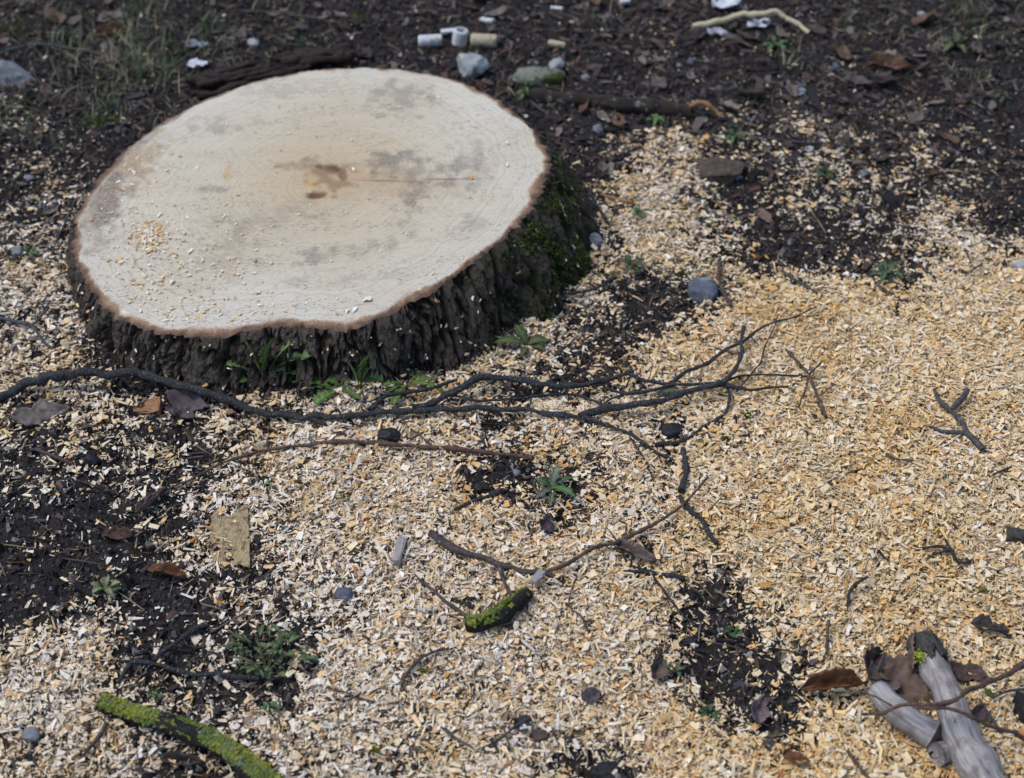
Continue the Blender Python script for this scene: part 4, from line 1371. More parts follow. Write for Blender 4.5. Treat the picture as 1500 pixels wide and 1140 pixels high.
def plank(name, label, cat, px, py, lx, ly, lz, yaw, mat, seed=0, lift=0.0, tilt=0.0, fib=.25):
    """split piece of wood: a block with fibrous, uneven faces; sizes in photo pixels"""
    c = at(px, py, lift)
    m = px2m(px, py, 1.0)
    nx, ny = 22, 12
    A, B, Cc = lx * m / 2, ly * m / 2, lz * m
    u = np.linspace(-1, 1, nx)
    prof = np.linspace(0, 2 * math.pi, ny * 2, endpoint=False)
    sq = lambda a: (np.sign(np.cos(a)) * np.abs(np.cos(a)) ** .35, np.sign(np.sin(a)) * np.abs(np.sin(a)) ** .35)
    cy, cz = sq(prof)
    rg = 1 + (fbm(np.repeat(u[:, None], ny * 2, 1) * 1.2, np.cos(prof)[None] * 5 + np.sin(prof)[None] * 3 + np.zeros((nx, 1)), seed=seed + 200, octv=3) - .5) * fib * 2
    X = u[:, None] * A * (1 + (fbm(cy[None] * 4 + np.zeros((nx, 1)), cz[None] * 4 + np.zeros((nx, 1)), seed=seed + 201) - .5) * .25)
    Y = cy[None] * B * rg
    Z = (cz[None] * .5 * rg + .5) * Cc
    V = np.stack([X, Y, Z], -1).reshape(-1, 3)
    ct, st_ = math.cos(tilt), math.sin(tilt)
    V = V @ np.array([[ct, 0, st_], [0, 1, 0], [-st_, 0, ct]])
    cs, sn = math.cos(yaw), math.sin(yaw)
    V = V @ np.array([[cs, sn, 0], [-sn, cs, 0], [0, 0, 1]])
    n2 = ny * 2
    q = grid_quads(nx, n2)
    w = np.stack([np.arange(nx - 1) * n2 + n2 - 1, (np.arange(nx - 1) + 1) * n2 + n2 - 1, (np.arange(nx - 1) + 1) * n2, np.arange(nx - 1) * n2], -1)
    k = len(V)
    V = np.vstack([V, V[:n2].mean(0), V[-n2:].mean(0)])
    t = [(k, (j + 1) % n2, j) for j in range(n2)] + [(k + 1, (nx - 1) * n2 + j, (nx - 1) * n2 + (j + 1) % n2) for j in range(n2)]
    me = np_mesh(name, V, np.vstack([q, w]), t, smooth=False, mats=[mat])
    return props(link(name, me, (c.x, c.y, c.z - .002)), label, cat)


plank("wood_offcut", "small orange-tan block of wood below the long branch at left", "wood piece", 218, 603, 40, 28, 14, .12, M['orangewood'], 1, -.009, .1, .5)
plank("wood_wedge", "pale yellow split wedge of wood sunk in the chips at lower left", "wood piece", 340, 800, 56, 92, 20, .15, M['palewood'], 2, -.0125, .05, .8)
plank("grey_splinter", "flat grey wood splinter leaning on the broken stick", "splinter", 787, 846, 34, 12, 6, 1.1, M['silver'], 3, .012, -.3)
plank("pale_splinter", "narrow pale grey upright splinter in the chips at centre left", "splinter", 585, 808, 52, 13, 8, 1.45, M['silver'], 4, .004, -.15)
def strand_bundle(name, label, cat, x0, y0, x1, y1, n, spread, r, mat):
    c = at((x0 + x1) / 2, (y0 + y1) / 2)
    root = empty(name, c)
    props(root, label, cat)
    for i in range(n):
        f = (i + .5) / n - .5
        a0, a1 = rng.uniform(-.06, .12), rng.uniform(.85, 1.06)
        pts = []
        for t in np.linspace(a0, a1, 5):
            pts.append((x0 + (x1 - x0) * t, y0 + (y1 - y0) * t + f * spread * (1 - .3 * t) + rng.normal(0, 1.5), rng.uniform(0, .012) + .014 * (1 - abs(f) * 2)))
        P = path_pts(pts, r * rng.uniform(.7, 1.3), r * rng.uniform(.4, 1.0))
        P[:, :3] -= np.array(c)
        link("strand", tube_mesh("strand", spline(P, .006), mat, 9, 400 + i * 3 + int(x0), .35, .5), (0, 0, 0), root)


strand_bundle("rotten_wood", "dark fibrous slab of rotten wood lying behind the stump's left rim", "rotten wood", 284, 128, 450, 92, 9, 34, 6, M['rotten'])
strand_bundle("rotten_bark", "low dark ridge of rotten bark behind the stump's far rim", "rotten wood", 400, 92, 520, 78, 6, 22, 6, M['rotten'])
sheet_leaf("bark_flake", 62, 606, 86, .2, M['deadleaf'], lin(112, 104, 98), "flat greyish bark flake dusted with sawdust below the branch's left end", "bark flake", None, .1, .2, .5, 0, .1, 0, .002, 51)
plank("bark_chunk", "small dark bark chunk at the right edge above the grey log", "bark piece", 1490, 787, 32, 20, 14, -.2, M['oldbark'], 8)
root3, S3, L3 = log("fallen_log", "dark narrow log with pale lichen patches behind the chips at upper centre", "log",
                    [(778, 140, -.004), (840, 148, -.004), (900, 154, -.002), (960, 159, -.004), (1012, 163, -.006)], 13, 13, M['deadlog'], 18, 0, 9)
stick("curled_root", "orange-brown curled strip of bark at the fallen log's right end", "bark strip", [([(1010, 158, .02), (1028, 152, .026), (1042, 158, .02), (1056, 172, .004)], 5, 3.5)], M['twig_tan'])

# where the many small alike things lie, told by what lies nearest
MARKS = [(630, 60, "the ribbed plastic stubs"), (690, 106, "the pale angular rock"), (797, 118, "the mossy pale rock"), (895, 152, "the dark fallen log"), (1095, 30, "the peeled stick"),
         (12, 116, "the left-edge boulder"), (210, 100, "the big grass tuft"), (370, 110, "the rotten slab"), (1050, 254, "the long brown stone"), (869, 354, "the stump-foot stone"),
         (1030, 428, "the blue-grey stone"), (1300, 405, "the dark leafy weed"), (1210, 256, "the weed rosette"), (1302, 100, "the curled upper-right leaf"), (1440, 30, "the top right corner"),
         (30, 15, "the top left corner"), (500, 20, "the mossy stub"), (1494, 390, "the white-grey edge stone"), (100, 400, "the stump's left flank"), (218, 603, "the orange wood block"),
         (133, 677, "the left black lump"), (172, 784, "the reddish leaf"), (340, 800, "the pale wedge"), (390, 960, "the leafy weed clump"), (250, 1070, "the lichen log"), (46, 1076, "the blue-grey edge pebble"),
         (570, 640, "the black oval lump"), (808, 705, "the thistle seedling"), (735, 895, "the mossy bark piece"), (503, 872, "the blue-black pebble"), (710, 815, "the broken stick"),
         (865, 1020, "the grey-violet leaf"), (900, 1130, "the bottom-edge clod"), (766, 1060, "the black bark flake"), (1074, 928, "the soil-strip weed"), (1110, 1042, "the curled violet leaf"),
         (985, 632, "the black clod"), (1090, 500, "the branch's forked tip"), (1405, 620, "the slate forked twig"), (1310, 665, "the thin curved twig"), (1390, 810, "the knotted twig"),
         (1255, 865, "the bent black twig"), (1395, 1040, "the weathered log"), (1222, 1004, "the rolled orange leaf"), (1449, 922, "the curved bark strip"), (772, 500, "the lance-leaved seedling"),
         (500, 580, "the flat dandelion"), (925, 392, "the dark weed rosette"), (1185, 550, "the crossed brown twig"), (1130, 150, "the small white flake"), (620, 975, "the crooked twig"), (1040, 780, "the slanting black twig"), (585, 808, "the pale upright splinter")]
USED = set()


def placed(what, px, py):
    ds = sorted(MARKS, key=lambda m: (m[0] - px) ** 2 + (m[1] - py) ** 2)
    lab = None
    for far in ("just", "a little way"):
        for m in ds[:3]:
            dx, dy = px - m[0], py - m[1]
            w = ("right of" if dx > 0 else "left of") if abs(dx) > abs(dy) else ("below" if dy > 0 else "above")
            near = math.hypot(dx, dy) < 60
            if near != (far == "just"): continue
            lab = "%s %s %s %s" % (what, far, w, m[2])
            if lab not in USED:
                USED.add(lab)
                return lab
    if lab is None:
        m = ds[0]; dx, dy = px - m[0], py - m[1]
        lab = "%s some way %s %s" % (what, ("right of" if dx > 0 else "left of") if abs(dx) > abs(dy) else ("below" if dy > 0 else "above"), m[2])
    USED.add(lab)
    return lab


# ------------------------------------------------------------------ stones
rock("stone", "rounded blue-grey stone capped with chips beside the chip pile", "stone", 1030, 428, 48, 48, M['rock_blue'], .55, 1, 3)
rock("stone", "small grey angular stone at the stump's right foot", "stone", 869, 354, 34, 30, M['rock_grey'], .7, 2, 8)
rock("stone", "pale angular rock standing behind the stump's right rim", "stone", 690, 106, 50, 44, M['rock_pale'], .9, 3, 9, sink=.15)
rock("stone", "mossy pale rock at the fallen log's left end", "stone", 797, 118, 88, 34, M['rock_moss'], .5, 4, 6)
rock("stone", "small pale stone on top of the mossy rock's right side", "stone", 815, 104, 26, 20, M['rock_pale'], .8, 5, 8, sink=-.2)
rock("stone", "large grey boulder cut by the left edge of the picture", "boulder", 12, 116, 90, 56, M['rock_grey'], .5, 6, 5)
rock("stone", "long reddish brown stone half buried right of the chip heap", "stone", 1050, 254, 108, 46, M['rock_brown'], .30, 7, 8, yaw=-.12)
rock("stone", "small violet-grey pointed stone near the fallen log", "stone", 876, 196, 18, 20, M['rock_grey'], 1.0, 8, 9, sink=.1)
rock("stone", "white-grey stone at the right edge beside the chips", "stone", 1494, 390, 30, 20, M['rock_pale'], .6, 9, 6)
rock("stone", "dark round lump at the right edge near the grey log", "stone", 1496, 1040, 26, 44, M['charcoal'], .8, 10, 4)
rock("stone", "pale blue-grey pebble in the chips above the lichen log's left end", "pebble", 46, 1076, 28, 24, M['rock_grey'], .6, 11, 4)
rock("stone", "blue-black pebble left of centre in the pale chips", "pebble", 503, 872, 30, 22, M['rock_blue'], .6, 12, 5)
rock("stone", "small round bluish pebble above the thistle leaves", "pebble", 757, 693, 13, 13, M['rock_grey'], .9, 13, 2, sub=2)
rock("charcoal_lump", "black oval lump like a cone on the chips below the branch", "charcoal", 570, 640, 38, 22, M['charcoal'], .6, 14, 4)
rock("charcoal_lump", "black lump in the soil at left below the bark chunk", "charcoal", 133, 677, 26, 18, M['charcoal'], .7, 15, 5)
rock("charcoal_lump", "black clod in the chips below the branch's lower fork", "charcoal", 985, 632, 34, 30, M['charcoal'], .7, 16, 6)
rock("charcoal_lump", "dark clod at the bottom edge right of centre", "charcoal", 900, 1132, 70, 34, M['charcoal'], .4, 17, 9, sink=.5)
rock("stone", "mossy stone under the branch where its tips spread", "stone", 978, 576, 40, 18, M['rock_moss'], .6, 18, 5)
rock("stone", "dull red-brown pebble in the chips near the bottom centre", "pebble", 790, 1078, 26, 20, M['rock_brown'], .6, 19, 5)
for i in range(34):
    while True:
        px, py = (rng.uniform(10, 1490), rng.uniform(15, 150)) if i < 16 else (rng.uniform(5, 130), rng.uniform(190, 420)) if i < 26 else (rng.uniform(860, 1480), rng.uniform(90, 300))
        w = at(px, py)
        if stump_t(w.x, w.y) > 1.2: break
    s = rng.uniform(9, 20)
    kd = int(rng.integers(0, 4))
    rock("pebble", placed("small " + ("grey", "pale grey", "blue-grey", "brown")[kd] + " pebble", px, py), "pebble", px, py, s, s * rng.uniform(.6, .9),
         M[['rock_grey', 'rock_pale', 'rock_blue', 'rock_brown'][kd]], .7, 30 + i, 6, "small pebbles in the soil", yaw=rng.uniform(0, 3), sub=2)

# ------------------------------------------------------------------ litter thrown away at the back
def lathe(name, prof, mat, loc, axis_yaw, pitch=0.0, sides=24, parent=None):
    """profile rows (x along axis, r); lies along axis_yaw"""
    A = np.linspace(0, 2 * math.pi, sides, endpoint=False)
    V = []
    for (xx, rr) in prof:
        for a in A:
            V.append((xx, rr * math.cos(a), rr * math.sin(a)))
    V = np.array(V)
    cp, sp = math.cos(pitch), math.sin(pitch)
    V = V @ np.array([[cp, 0, sp], [0, 1, 0], [-sp, 0, cp]])
    c, s = math.cos(axis_yaw), math.sin(axis_yaw)
    V = V @ np.array([[c, s, 0], [-s, c, 0], [0, 0, 1]])
    n = len(prof)
    q = grid_quads(n, sides)
    w = np.stack([np.arange(n - 1) * sides + sides - 1, (np.arange(n - 1) + 1) * sides + sides - 1, (np.arange(n - 1) + 1) * sides, np.arange(n - 1) * sides], -1)
    return link(name, np_mesh(name, V, np.vstack([q, w]), smooth=False, mats=[mat]), loc, parent)


def cap(label, px, py, length, rad, yaw, mat, pitch=0.0, ribs=True):
    m = px2m(px, py, 1.0)
    l, r = length * m, rad * m
    prof = [(-l / 2, 0.0001), (-l / 2, r * .8), (-l / 2 + l * .06, r * .96)]
    k = 6
    for i in range(k):
        x0 = -l / 2 + l * (.1 + .8 * i / k)
        prof += [(x0, r), (x0 + l * .07, r), (x0 + l * .08, r * (.95 if ribs else .995)), (x0 + l * .12, r * (.95 if ribs else .995))]
    prof += [(l / 2 - l * .04, r * .97), (l / 2, r * .85), (l / 2, r * .7), (l / 2 - l * .3, r * .65), (l / 2 - l * .3, .0001)]
    c = at(px, py, r * .9 if abs(pitch) < .5 else l * .45)
    o = lathe("plastic_stub", prof, mat, c, yaw, pitch)
    return props(o, label, "plastic")


cap("leftmost white ribbed plastic stub lying behind the stump", 630, 60, 34, 9, .12, M['white'])
cap("white plastic stub standing upright between two others behind the stump", 674, 55, 24, 11, .2, M['white'], math.pi / 2 * .9)
cap("beige rounded plastic stub right of the white ones", 709, 60, 38, 10, -.1, M['beige'], 0, False)
cap("small pale plastic tube on the dark soil behind the fallen log", 816, 65, 26, 5, -.35, M['beige'], 0, False)
plank("plastic_shard", "white flat shard leaning on the upright plastic stub", "plastic", 657, 47, 22, 9, 5, .2, M['white'], 11, .012, 0, .05)
plank("plastic_shard", "thin white slanted shard above the plastic stubs", "plastic", 714, 31, 24, 9, 5, -.7, M['white'], 12, .006, .2, .05)
plank("plastic_shard", "small square white scrap at the top edge", "plastic", 915, 3, 14, 12, 6, .1, M['white'], 13, .006, 0, .05)
plank("plastic_shard", "small white scrap on the soil at the top centre", "plastic", 815, 13, 18, 7, 4, -.2, M['white'], 14, .004, 0, .05)


def paper(label, px, py, size, width, yaw, seed, tint=(222, 224, 230), **kw):
    return sheet_leaf("paper_scrap", px, py, size, yaw, M['litter'], lin(*tint), label, "paper", None, .4, .5, width, 0, seed=seed, edge=.5, **kw)


paper("crumpled white paper scrap at the top above the peeled stick", 1064, 8, 44, .7, .3, 1, lift=.01)
paper("small torn white paper scrap under the peeled stick's bend", 1112, 38, 40, .5, .4, 2)
paper("greyish white paper strip below the peeled stick's left end", 1048, 49, 40, .4, -.2, 3, (176, 178, 186))
paper("crumpled white paper scrap behind the rotten slab at left", 290, 96, 30, .8, .2, 4, lift=.008)
paper("grey torn paper scrap in the grass at left behind the stump", 290, 68, 30, .5, .1, 5, (150, 152, 160))
paper("small white flake lying right of the fallen log on the soil", 1172, 138, 24, .5, .8, 6, (168, 172, 184))

# ------------------------------------------------------------------ dead leaves and bark flakes that stand out
DL = M['deadleaf']
BR, GB, OR, PU = lin(92, 72, 66), lin(104, 92, 90), lin(112, 74, 48), lin(84, 70, 72)
sheet_leaf("dead_leaf", 272, 592, 62, 1.3, DL, lin(92, 82, 84), "crumpled grey-brown dead leaf beside the orange wood block", "leaf", None, .3, .5, .9, 2, .3, -.2, .004, 1)
sheet_leaf("dead_leaf", 1272, 978, 62, 1.0, DL, BR, "curled purple-brown leaf standing left of the grey log", "leaf", None, .8, .9, .8, 0, .6, .2, .006, 2)
sheet_leaf("dead_leaf", 1300, 990, 66, .2, DL, GB, "crinkled grey-brown leaf in the pile by the weathered log", "leaf", None, .6, .8, .8, 2, .2, .1, .010, 3)
sheet_leaf("dead_leaf", 1327, 964, 62, 1.4, DL, lin(112, 92, 84), "folded brown leaf standing against the weathered log's tip", "leaf", None, .5, 1.0, .55, 0, .9, -.5, .014, 4)
sheet_leaf("dead_leaf", 1330, 1012, 92, -.5, DL, lin(108, 88, 76), "broad brown leaf under the two grey logs", "leaf", None, .2, .3, .8, 0, .1, .1, .004, 5)
sheet_leaf("dead_leaf", 1412, 988, 62, -.25, DL, BR, "brown leaf spread behind the weathered log on its right", "leaf", None, .3, .4, .5, 0, .1, 0, .004, 6)
sheet_leaf("dead_leaf", 1222, 1004, 100, .12, DL, OR, "orange-brown rolled leaf left of the grey wood piece", "leaf", None, .12, .8, .20, 0, .15, .0, .006, 7)
sheet_leaf("dead_leaf", 1432, 1045, 30, .9, DL, PU, "small purple-brown leaf right of the weathered log under a twig", "leaf", None, .5, .8, .7, 0, .4, 0, .006, 8)
sheet_leaf("dead_leaf", 1110, 1042, 52, 1.2, DL, lin(112, 96, 96), "grey-violet curled leaf on the dark soil strip", "leaf", None, .6, .8, .6, 2, .4, 0, .006, 9)
sheet_leaf("dead_leaf", 1166, 1112, 40, -.4, DL, OR, "small orange-brown leaf at the bottom right of centre", "leaf", None, .5, .7, .45, 0, .2, 0, .004, 10)
sheet_leaf("bark_flake", 1449, 922, 54, -.25, DL, lin(84, 72, 68), "curved dark bark strip on the chips above the weathered log", "bark flake", None, .4, .8, .36, 0, 0, 0, .004, 11)
sheet_leaf("dead_leaf", 865, 1020, 30, .5, DL, lin(88, 78, 82), "small grey-violet leaf in the chips at lower centre", "leaf", None, .4, .7, .8, 0, .2, 0, .004, 12)
sheet_leaf("bark_flake", 766, 1060, 28, .6, DL, lin(60, 58, 64), "black bark flake at the end of a twig at bottom centre", "bark flake", None, .3, .4, .9, 0, .2, 0, .004, 13)
sheet_leaf("dead_leaf", 172, 784, 44, -.1, DL, lin(86, 62, 54), "reddish brown leaf on the black soil at left", "leaf", None, .3, .6, .5, 0, .1, 0, .004, 14)
sheet_leaf("dead_leaf", 222, 735, 62, .95, DL, lin(112, 94, 90), "narrow dry brown blade at the thin twig's left end", "leaf", None, .3, .7, .22, 0, .1, 0, .004, 15)
sheet_leaf("dead_leaf", 245, 842, 60, -.2, DL, lin(118, 82, 54), "narrow orange-brown leaf left of the pale wedge", "leaf", None, .3, .9, .3, 0, 0, 0, .004, 16)
sheet_leaf("dead_leaf", 1120, 318, 36, -1.0, DL, lin(118, 98, 90), "pale brown leaf tilted in the dark soil hollow", "leaf", None, .3, .6, .45, 0, .3, 0, .008, 17)
sheet_leaf("dead_leaf", 930, 812, 66, -.5, DL, lin(110, 94, 88), "grey-brown strip of bark beside the slender twig", "bark strip", None, .2, .6, .25, 0, .1, 0, .006, 18)
sheet_leaf("dead_leaf", 814, 415, 24, -.7, DL, lin(136, 106, 94), "small pinkish leaf at the stump's right foot", "leaf", None, .4, .6, .5, 0, .3, 0, .006, 19)
sheet_leaf("dead_leaf", 1302, 100, 62, -.1, DL, lin(112, 82, 64), "brown curled leaf on the dark soil at upper right", "leaf", None, .5, .9, .4, 0, .2, 0, .006, 20)
sheet_leaf("dead_leaf", 165, 50, 46, .3, DL, lin(118, 82, 62), "rolled reddish leaf in the grass at upper left", "leaf", None, .5, 1.0, .4, 0, .3, 0, .008, 21)
sheet_leaf("dead_leaf", 270, 1118, 66, -.1, DL, lin(76, 64, 60), "dark curled bark strip under the lichen log", "bark strip", None, .4, .8, .25, 0, .1, 0, .004, 22)
sheet_leaf("dead_leaf", 330, 1108, 56, .25, DL, lin(88, 74, 70), "brown bark strip lying right below the lichen log", "bark strip", None, .4, .8, .3, 0, .1, 0, .004, 23)
sheet_leaf("dead_leaf", 960, 980, 40, 1.2, DL, lin(96, 82, 74), "curled brown leaf at the left edge of the lower soil strip", "leaf", None, .6, .9, .6, 0, .5, 0, .004, 24)
sheet_leaf("dead_leaf", 800, 770, 40, 1.4, DL, lin(74, 64, 68), "dark violet leaf below the thistle seedling", "leaf", None, .4, .6, .5, 0, .2, 0, .004, 25)
sheet_leaf("dead_leaf", 75, 308, 26, 1.0, DL, lin(124, 112, 112), "grey-violet leaf on the gravelly soil left of the stump", "leaf", None, .4, .5, .6, 0, .2, 0, .004, 26)
for i in range(70):
    while True:
        if i < 46: px, py = rng.uniform(0, 1500), rng.uniform(-6, 90)
        else: px, py = rng.uniform(830, 1500), rng.uniform(70, 260)
        w = at(px, py)
        if stump_t(w.x, w.y) > 1.25: break
    if i < 46:
        lab, grp = "brown dead leaf lying in the litter along the top of the picture", "dead leaves in the far litter"
    else:
        lab, grp = "brown dead leaf among the sparse chips and soil at upper right", "dead leaves at upper right"
    if grp.endswith("upper right") and py < 95: py = 100 + rng.uniform(0, 60)
    kd = int(rng.integers(0, 6))
    tc = [lin(78, 66, 60), lin(104, 92, 86), lin(66, 57, 54), lin(104, 82, 66), lin(122, 112, 104), lin(84, 76, 76)][kd]
    lab = placed(("dark brown", "grey-brown", "blackish brown", "reddish brown", "pale grey-brown", "dull grey")[kd] + " dead leaf", px, py)
    sheet_leaf("dead_leaf", px, py, rng.uniform(16, 46), rng.uniform(0, 6.28), DL, tc, lab, "leaf", grp, rng.uniform(.2, .8), rng.uniform(.2, .9), rng.uniform(.35, .8),
               int(rng.integers(0, 3)), rng.uniform(-.3, .5), rng.uniform(-.3, .3), .006, 100 + i, nu=10, nv=7)

# ------------------------------------------------------------------ plants
by = at(388, 560)
root = empty("dandelion", by)
props(root, "dandelion with upright toothed leaves against the stump's front bark", "plant")
for i, (px, py, dy, w, ar) in enumerate([(358, 500, -.010, 34, .12), (391, 506, -.012, 34, .1), (426, 504, -.010, 26, .12), (457, 522, -.010, 30, .2), (331, 534, -.010, 20, .2), (370, 528, -.014, 14, .2), (416, 542, -.014, 16, .2), (350, 560, -.016, 18, .2), (440, 548, -.014, 18, .2)]):
    tip = on_ray(px, py, by.y + dy)
    k = random.uniform(.85, 1.25)
    green_leaf(root, by, by, tip, px2m(388, 556, w), ar, tuple(v * k for v in lin(82, 106, 54)), 'dandelion', seed=i + 11)
plant("dandelion", "flat dandelion rosette on the chips in front of the stump", "plant", (500, 572), [(424, 557, .012, 34, .12), (448, 566, .010, 26, .1), (478, 556, .016, 28, .2), (460, 592, .008, 34, .08), (512, 560, .014, 22, .3), (526, 585, .010, 22, .15)], 'dandelion', tint=(72, 104, 46))
by = at(528, 572)
root = empty("dandelion", by)
props(root, "dandelion with two pale-ribbed leaves rising before the fluted bark", "plant")
for i, (px, py, dy, w, ar) in enumerate([(538, 522, -.010, 32, .12), (508, 530, -.010, 26, .15), (547, 534, -.010, 30, .15), (562, 558, -.008, 24, .3), (522, 594, -.02, 20, .2)]):
    green_leaf(root, by, by, on_ray(px, py, by.y + dy), px2m(528, 572, w), ar, lin(80, 108, 52), 'dandelion', seed=i + 31)
plant("dandelion", "low dandelion leaves under the branch at the fluted bark's foot", "plant", (598, 566), [(570, 574, .004, 14, .2), (650, 574, .008, 18, .2), (622, 548, .008, 16, .2), (575, 594, .006, 20, .2), (560, 566, .008, 14, .2), (640, 556, .01, 12, .2)], 'dandelion', tint=(72, 106, 44))
plant("dock_seedling", "seedling with lance-shaped leaves right of the stump's foot", "plant", (772, 507), [(755, 476, .022, 20, .1), (722, 503, .008, 18, .15), (805, 500, .012, 20, .2), (764, 522, .004, 14, .15), (800, 516, .006, 12, .2)], 'oval', tint=(72, 88, 54))
plant("thistle_seedling", "blue-green thistle seedling with lobed leaves on dark soil", "plant", (808, 716), [(818, 682, .022, 26, .12, (78, 92, 82)), (785, 702, .014, 20, .15, (66, 92, 60)), (786, 730, .010, 22, .12, (78, 82, 82)), (843, 728, .012, 22, .15, (62, 92, 60)), (806, 742, .006, 16, .1, (80, 90, 74)), (840, 700, .01, 14, .2, (66, 92, 70))], 'lobed')
b0 = at(392, 985)
root = empty("leafy_weed", b0)
props(root, "bushy dark green leafy weed clump at the charred stick's end", "plant")
for i in range(84):
    a = rng.uniform(0, 6.283); rr = rng.uniform(.1, 1) ** .6
    px, py = 394 + math.cos(a) * 70 * rr + 10 * math.sin(a * 3), 962 + math.sin(a) * 40 * rr - 6 + 6 * math.cos(a * 5)
    tip = at(px, py, rng.uniform(.006, .034) * (1.2 - rr * .6))
    st = b0 + (tip - b0) * rng.uniform(.60, .85) + Vector((rng.normal(0, .005), rng.normal(0, .005), .005))
    k = rng.uniform(.45, 1.3)
    green_leaf(root, b0, st, tip, rng.uniform(.004, .0095), .2, tuple(v * k for v in lin(66, 82, 44)), 'lobed' if i % 2 else 'oval', seed=i + 200)
for i in range(12):
    a = rng.uniform(0, 6.283)
    tip = at(396 + math.cos(a) * 62, 962 + math.sin(a) * 30, .012)
    P = np.array([[0, 0, .001, .0012], [*((tip - b0) * .5 + Vector((0, 0, .010))), .001], [*(tip - b0), .0006]])
    link("stalk", tube_mesh("stalk", spline(P, .006), M['leafstalk'], 6, i), (0, 0, 0), root)
small = [(1210, 256, 30, "small weed rosette on the sparse chips at upper right", (60, 82, 50)),
         (925, 392, 36, "dark green weed rosette in the soil right of the stump", (56, 74, 48)),
         (1300, 405, 44, "dark leafy weed in the gap of the chip pile", (58, 80, 54)),
         (1074, 928, 24, "small green weed in the lower soil strip", (60, 92, 56)),
         (1040, 1048, 30, "dark green seedling at the lower end of the soil strip", (50, 78, 50)),
         (934, 314, 20, "tiny seedling on the chips right of the stump's mossy foot", (70, 100, 64)),
         (1135, 70, 34, "blurred green weed below the peeled stick", (64, 96, 58)),
         (395, 1040, 26, "tiny weed below the leafy clump", (66, 92, 62)),
         (228, 1020, 22, "tiny green seedling above the lichen log", (66, 96, 60)),
         (990, 985, 26, "dull green weed at the left rim of the lower soil strip", (62, 82, 60)),
         (772, 142, 26, "green seedling behind the stump's right rim", (72, 104, 58)),
         (960, 180, 24, "seedling before the fallen log's middle", (72, 104, 54)),
         (1075, 205, 30, "grassy seedling right of the fallen log on the chips", (72, 98, 60)),
         (390, 712, 16, "tiny pale green sprig in the chips below the thin twig", (96, 128, 96)),
         (890, 322, 14, "tiny green leaf pair by the stump's right foot", (64, 96, 54)),
         (1400, 70, 40, "low green weed on the dark soil at upper right", (70, 82, 50)),
         (1470, 145, 24, "little green weed at the right edge", (64, 84, 60)),
         (45, 372, 22, "green sprig in the chips left of the stump", (70, 100, 62)),
         (1385, 700, 10, "tiny green bit in the golden chips at the right", (60, 90, 60)),
         (155, 865, 40, "curled pale green leaf blade on the black soil at left", (104, 118, 92)),
         (1095, 610, 14, "tiny moss-green sprout under the branch tips", (66, 78, 34)),
         (505, 730, 14, "small mossy sprout in the golden chips at centre left", (84, 92, 44))]
for i, (px, py, s, lab, tc) in enumerate(small):
    lv = []
    for k in range(5 + i % 3 if s > 16 else 3):
        a = k * 2.4 + i
        lv.append((px + math.cos(a) * s * .6, py + math.sin(a) * s * .42 - s * .12, rng.uniform(.004, .018), s * .32, .25))
    plant("seedling", lab, "plant", (px, py), lv, 'oval' if i % 2 else 'lobed', tint=tc)

# grass in the blurred upper left and a few blades elsewhere
def grass(name, label, spots):
    V, Q, C = [], [], []
    for (px, py, n, spread, hgt, dry) in spots:
        c = at(px, py)
        m = px2m(px, py, 1.0)
        for _ in range(n):
            a = rng.uniform(0, 6.283)
            b = np.array([c.x + rng.normal(0, spread * m * .5), c.y + rng.normal(0, spread * m * .6), 0])
            b[2] = float(hsmooth(b[0], b[1])) - .002
            h = hgt * m * rng.uniform(.5, 1.2); lean = rng.uniform(.2, 1.1)
            d = np.array([math.cos(a), math.sin(a), 0]); sd = np.array([-d[1], d[0], 0]) * rng.uniform(.0008, .0018)
            col = np.array(lin(168, 158, 124) if rng.random() < dry else lin(74, 100, 56)) * rng.uniform(.55, 1.15)
            k = len(V)
            for j in range(5):
                t = j / 4
                p = b + d * h * lean * t ** 1.6 + np.array([0, 0, h * (t - .35 * lean * t * t)])
                w = sd * (1 - t * .9)
                V += [p - w, p + w]; C += [col, col]
                if j:
                    Q.append((k + 2 * j - 2, k + 2 * j - 1, k + 2 * j + 1, k + 2 * j))
    o = link(name, np_mesh(name, np.array(V), Q, smooth=True, colors=np.array(C), mats=[M['leafgreen']]))
    return props(o, label, "grass", kind="stuff")


grass("grass", "tufts of green and dry grass behind the stump", [
    (205, 100, 120, 50, 46, .55), (190, 125, 60, 60, 34, .4), (245, 125, 40, 30, 34, .3), (210, 20, 50, 40, 34, .2), (110, 85, 70, 70, 34, .45), (300, 45, 50, 40, 30, .3), (250, 60, 60, 60, 30, .5),
    (160, 165, 50, 50, 26, .3), (440, 65, 30, 30, 26, .2), (70, 215, 40, 40, 22, .4), (60, 60, 50, 60, 30, .4), (1400, 25, 50, 50, 34, .4), (1415, 115, 60, 46, 20, .65), (1385, 70, 36, 24, 28, .3),
    (1075, 205, 20, 16, 26, .2), (1225, 40, 24, 30, 26, .4), (1480, 15, 30, 30, 30, .5), (950, 160, 8, 8, 26, .1), (770, 130, 10, 10, 30, .1), (880, 30, 26, 40, 22, .4), (1090, 145, 14, 20, 26, .3), (1150, 100, 14, 20, 30, .5), (250, 180, 16, 30, 20, .6),
    (30, 150, 60, 60, 26, .55), (120, 130, 80, 80, 28, .5), (330, 70, 50, 50, 26, .5), (90, 40, 70, 80, 30, .5), (180, 60, 90, 60, 32, .6), (400, 40, 40, 60, 24, .5), (20, 190, 40, 40, 22, .5), (1300, 30, 40, 60, 24, .6), (1450, 60, 40, 50, 26, .5)])

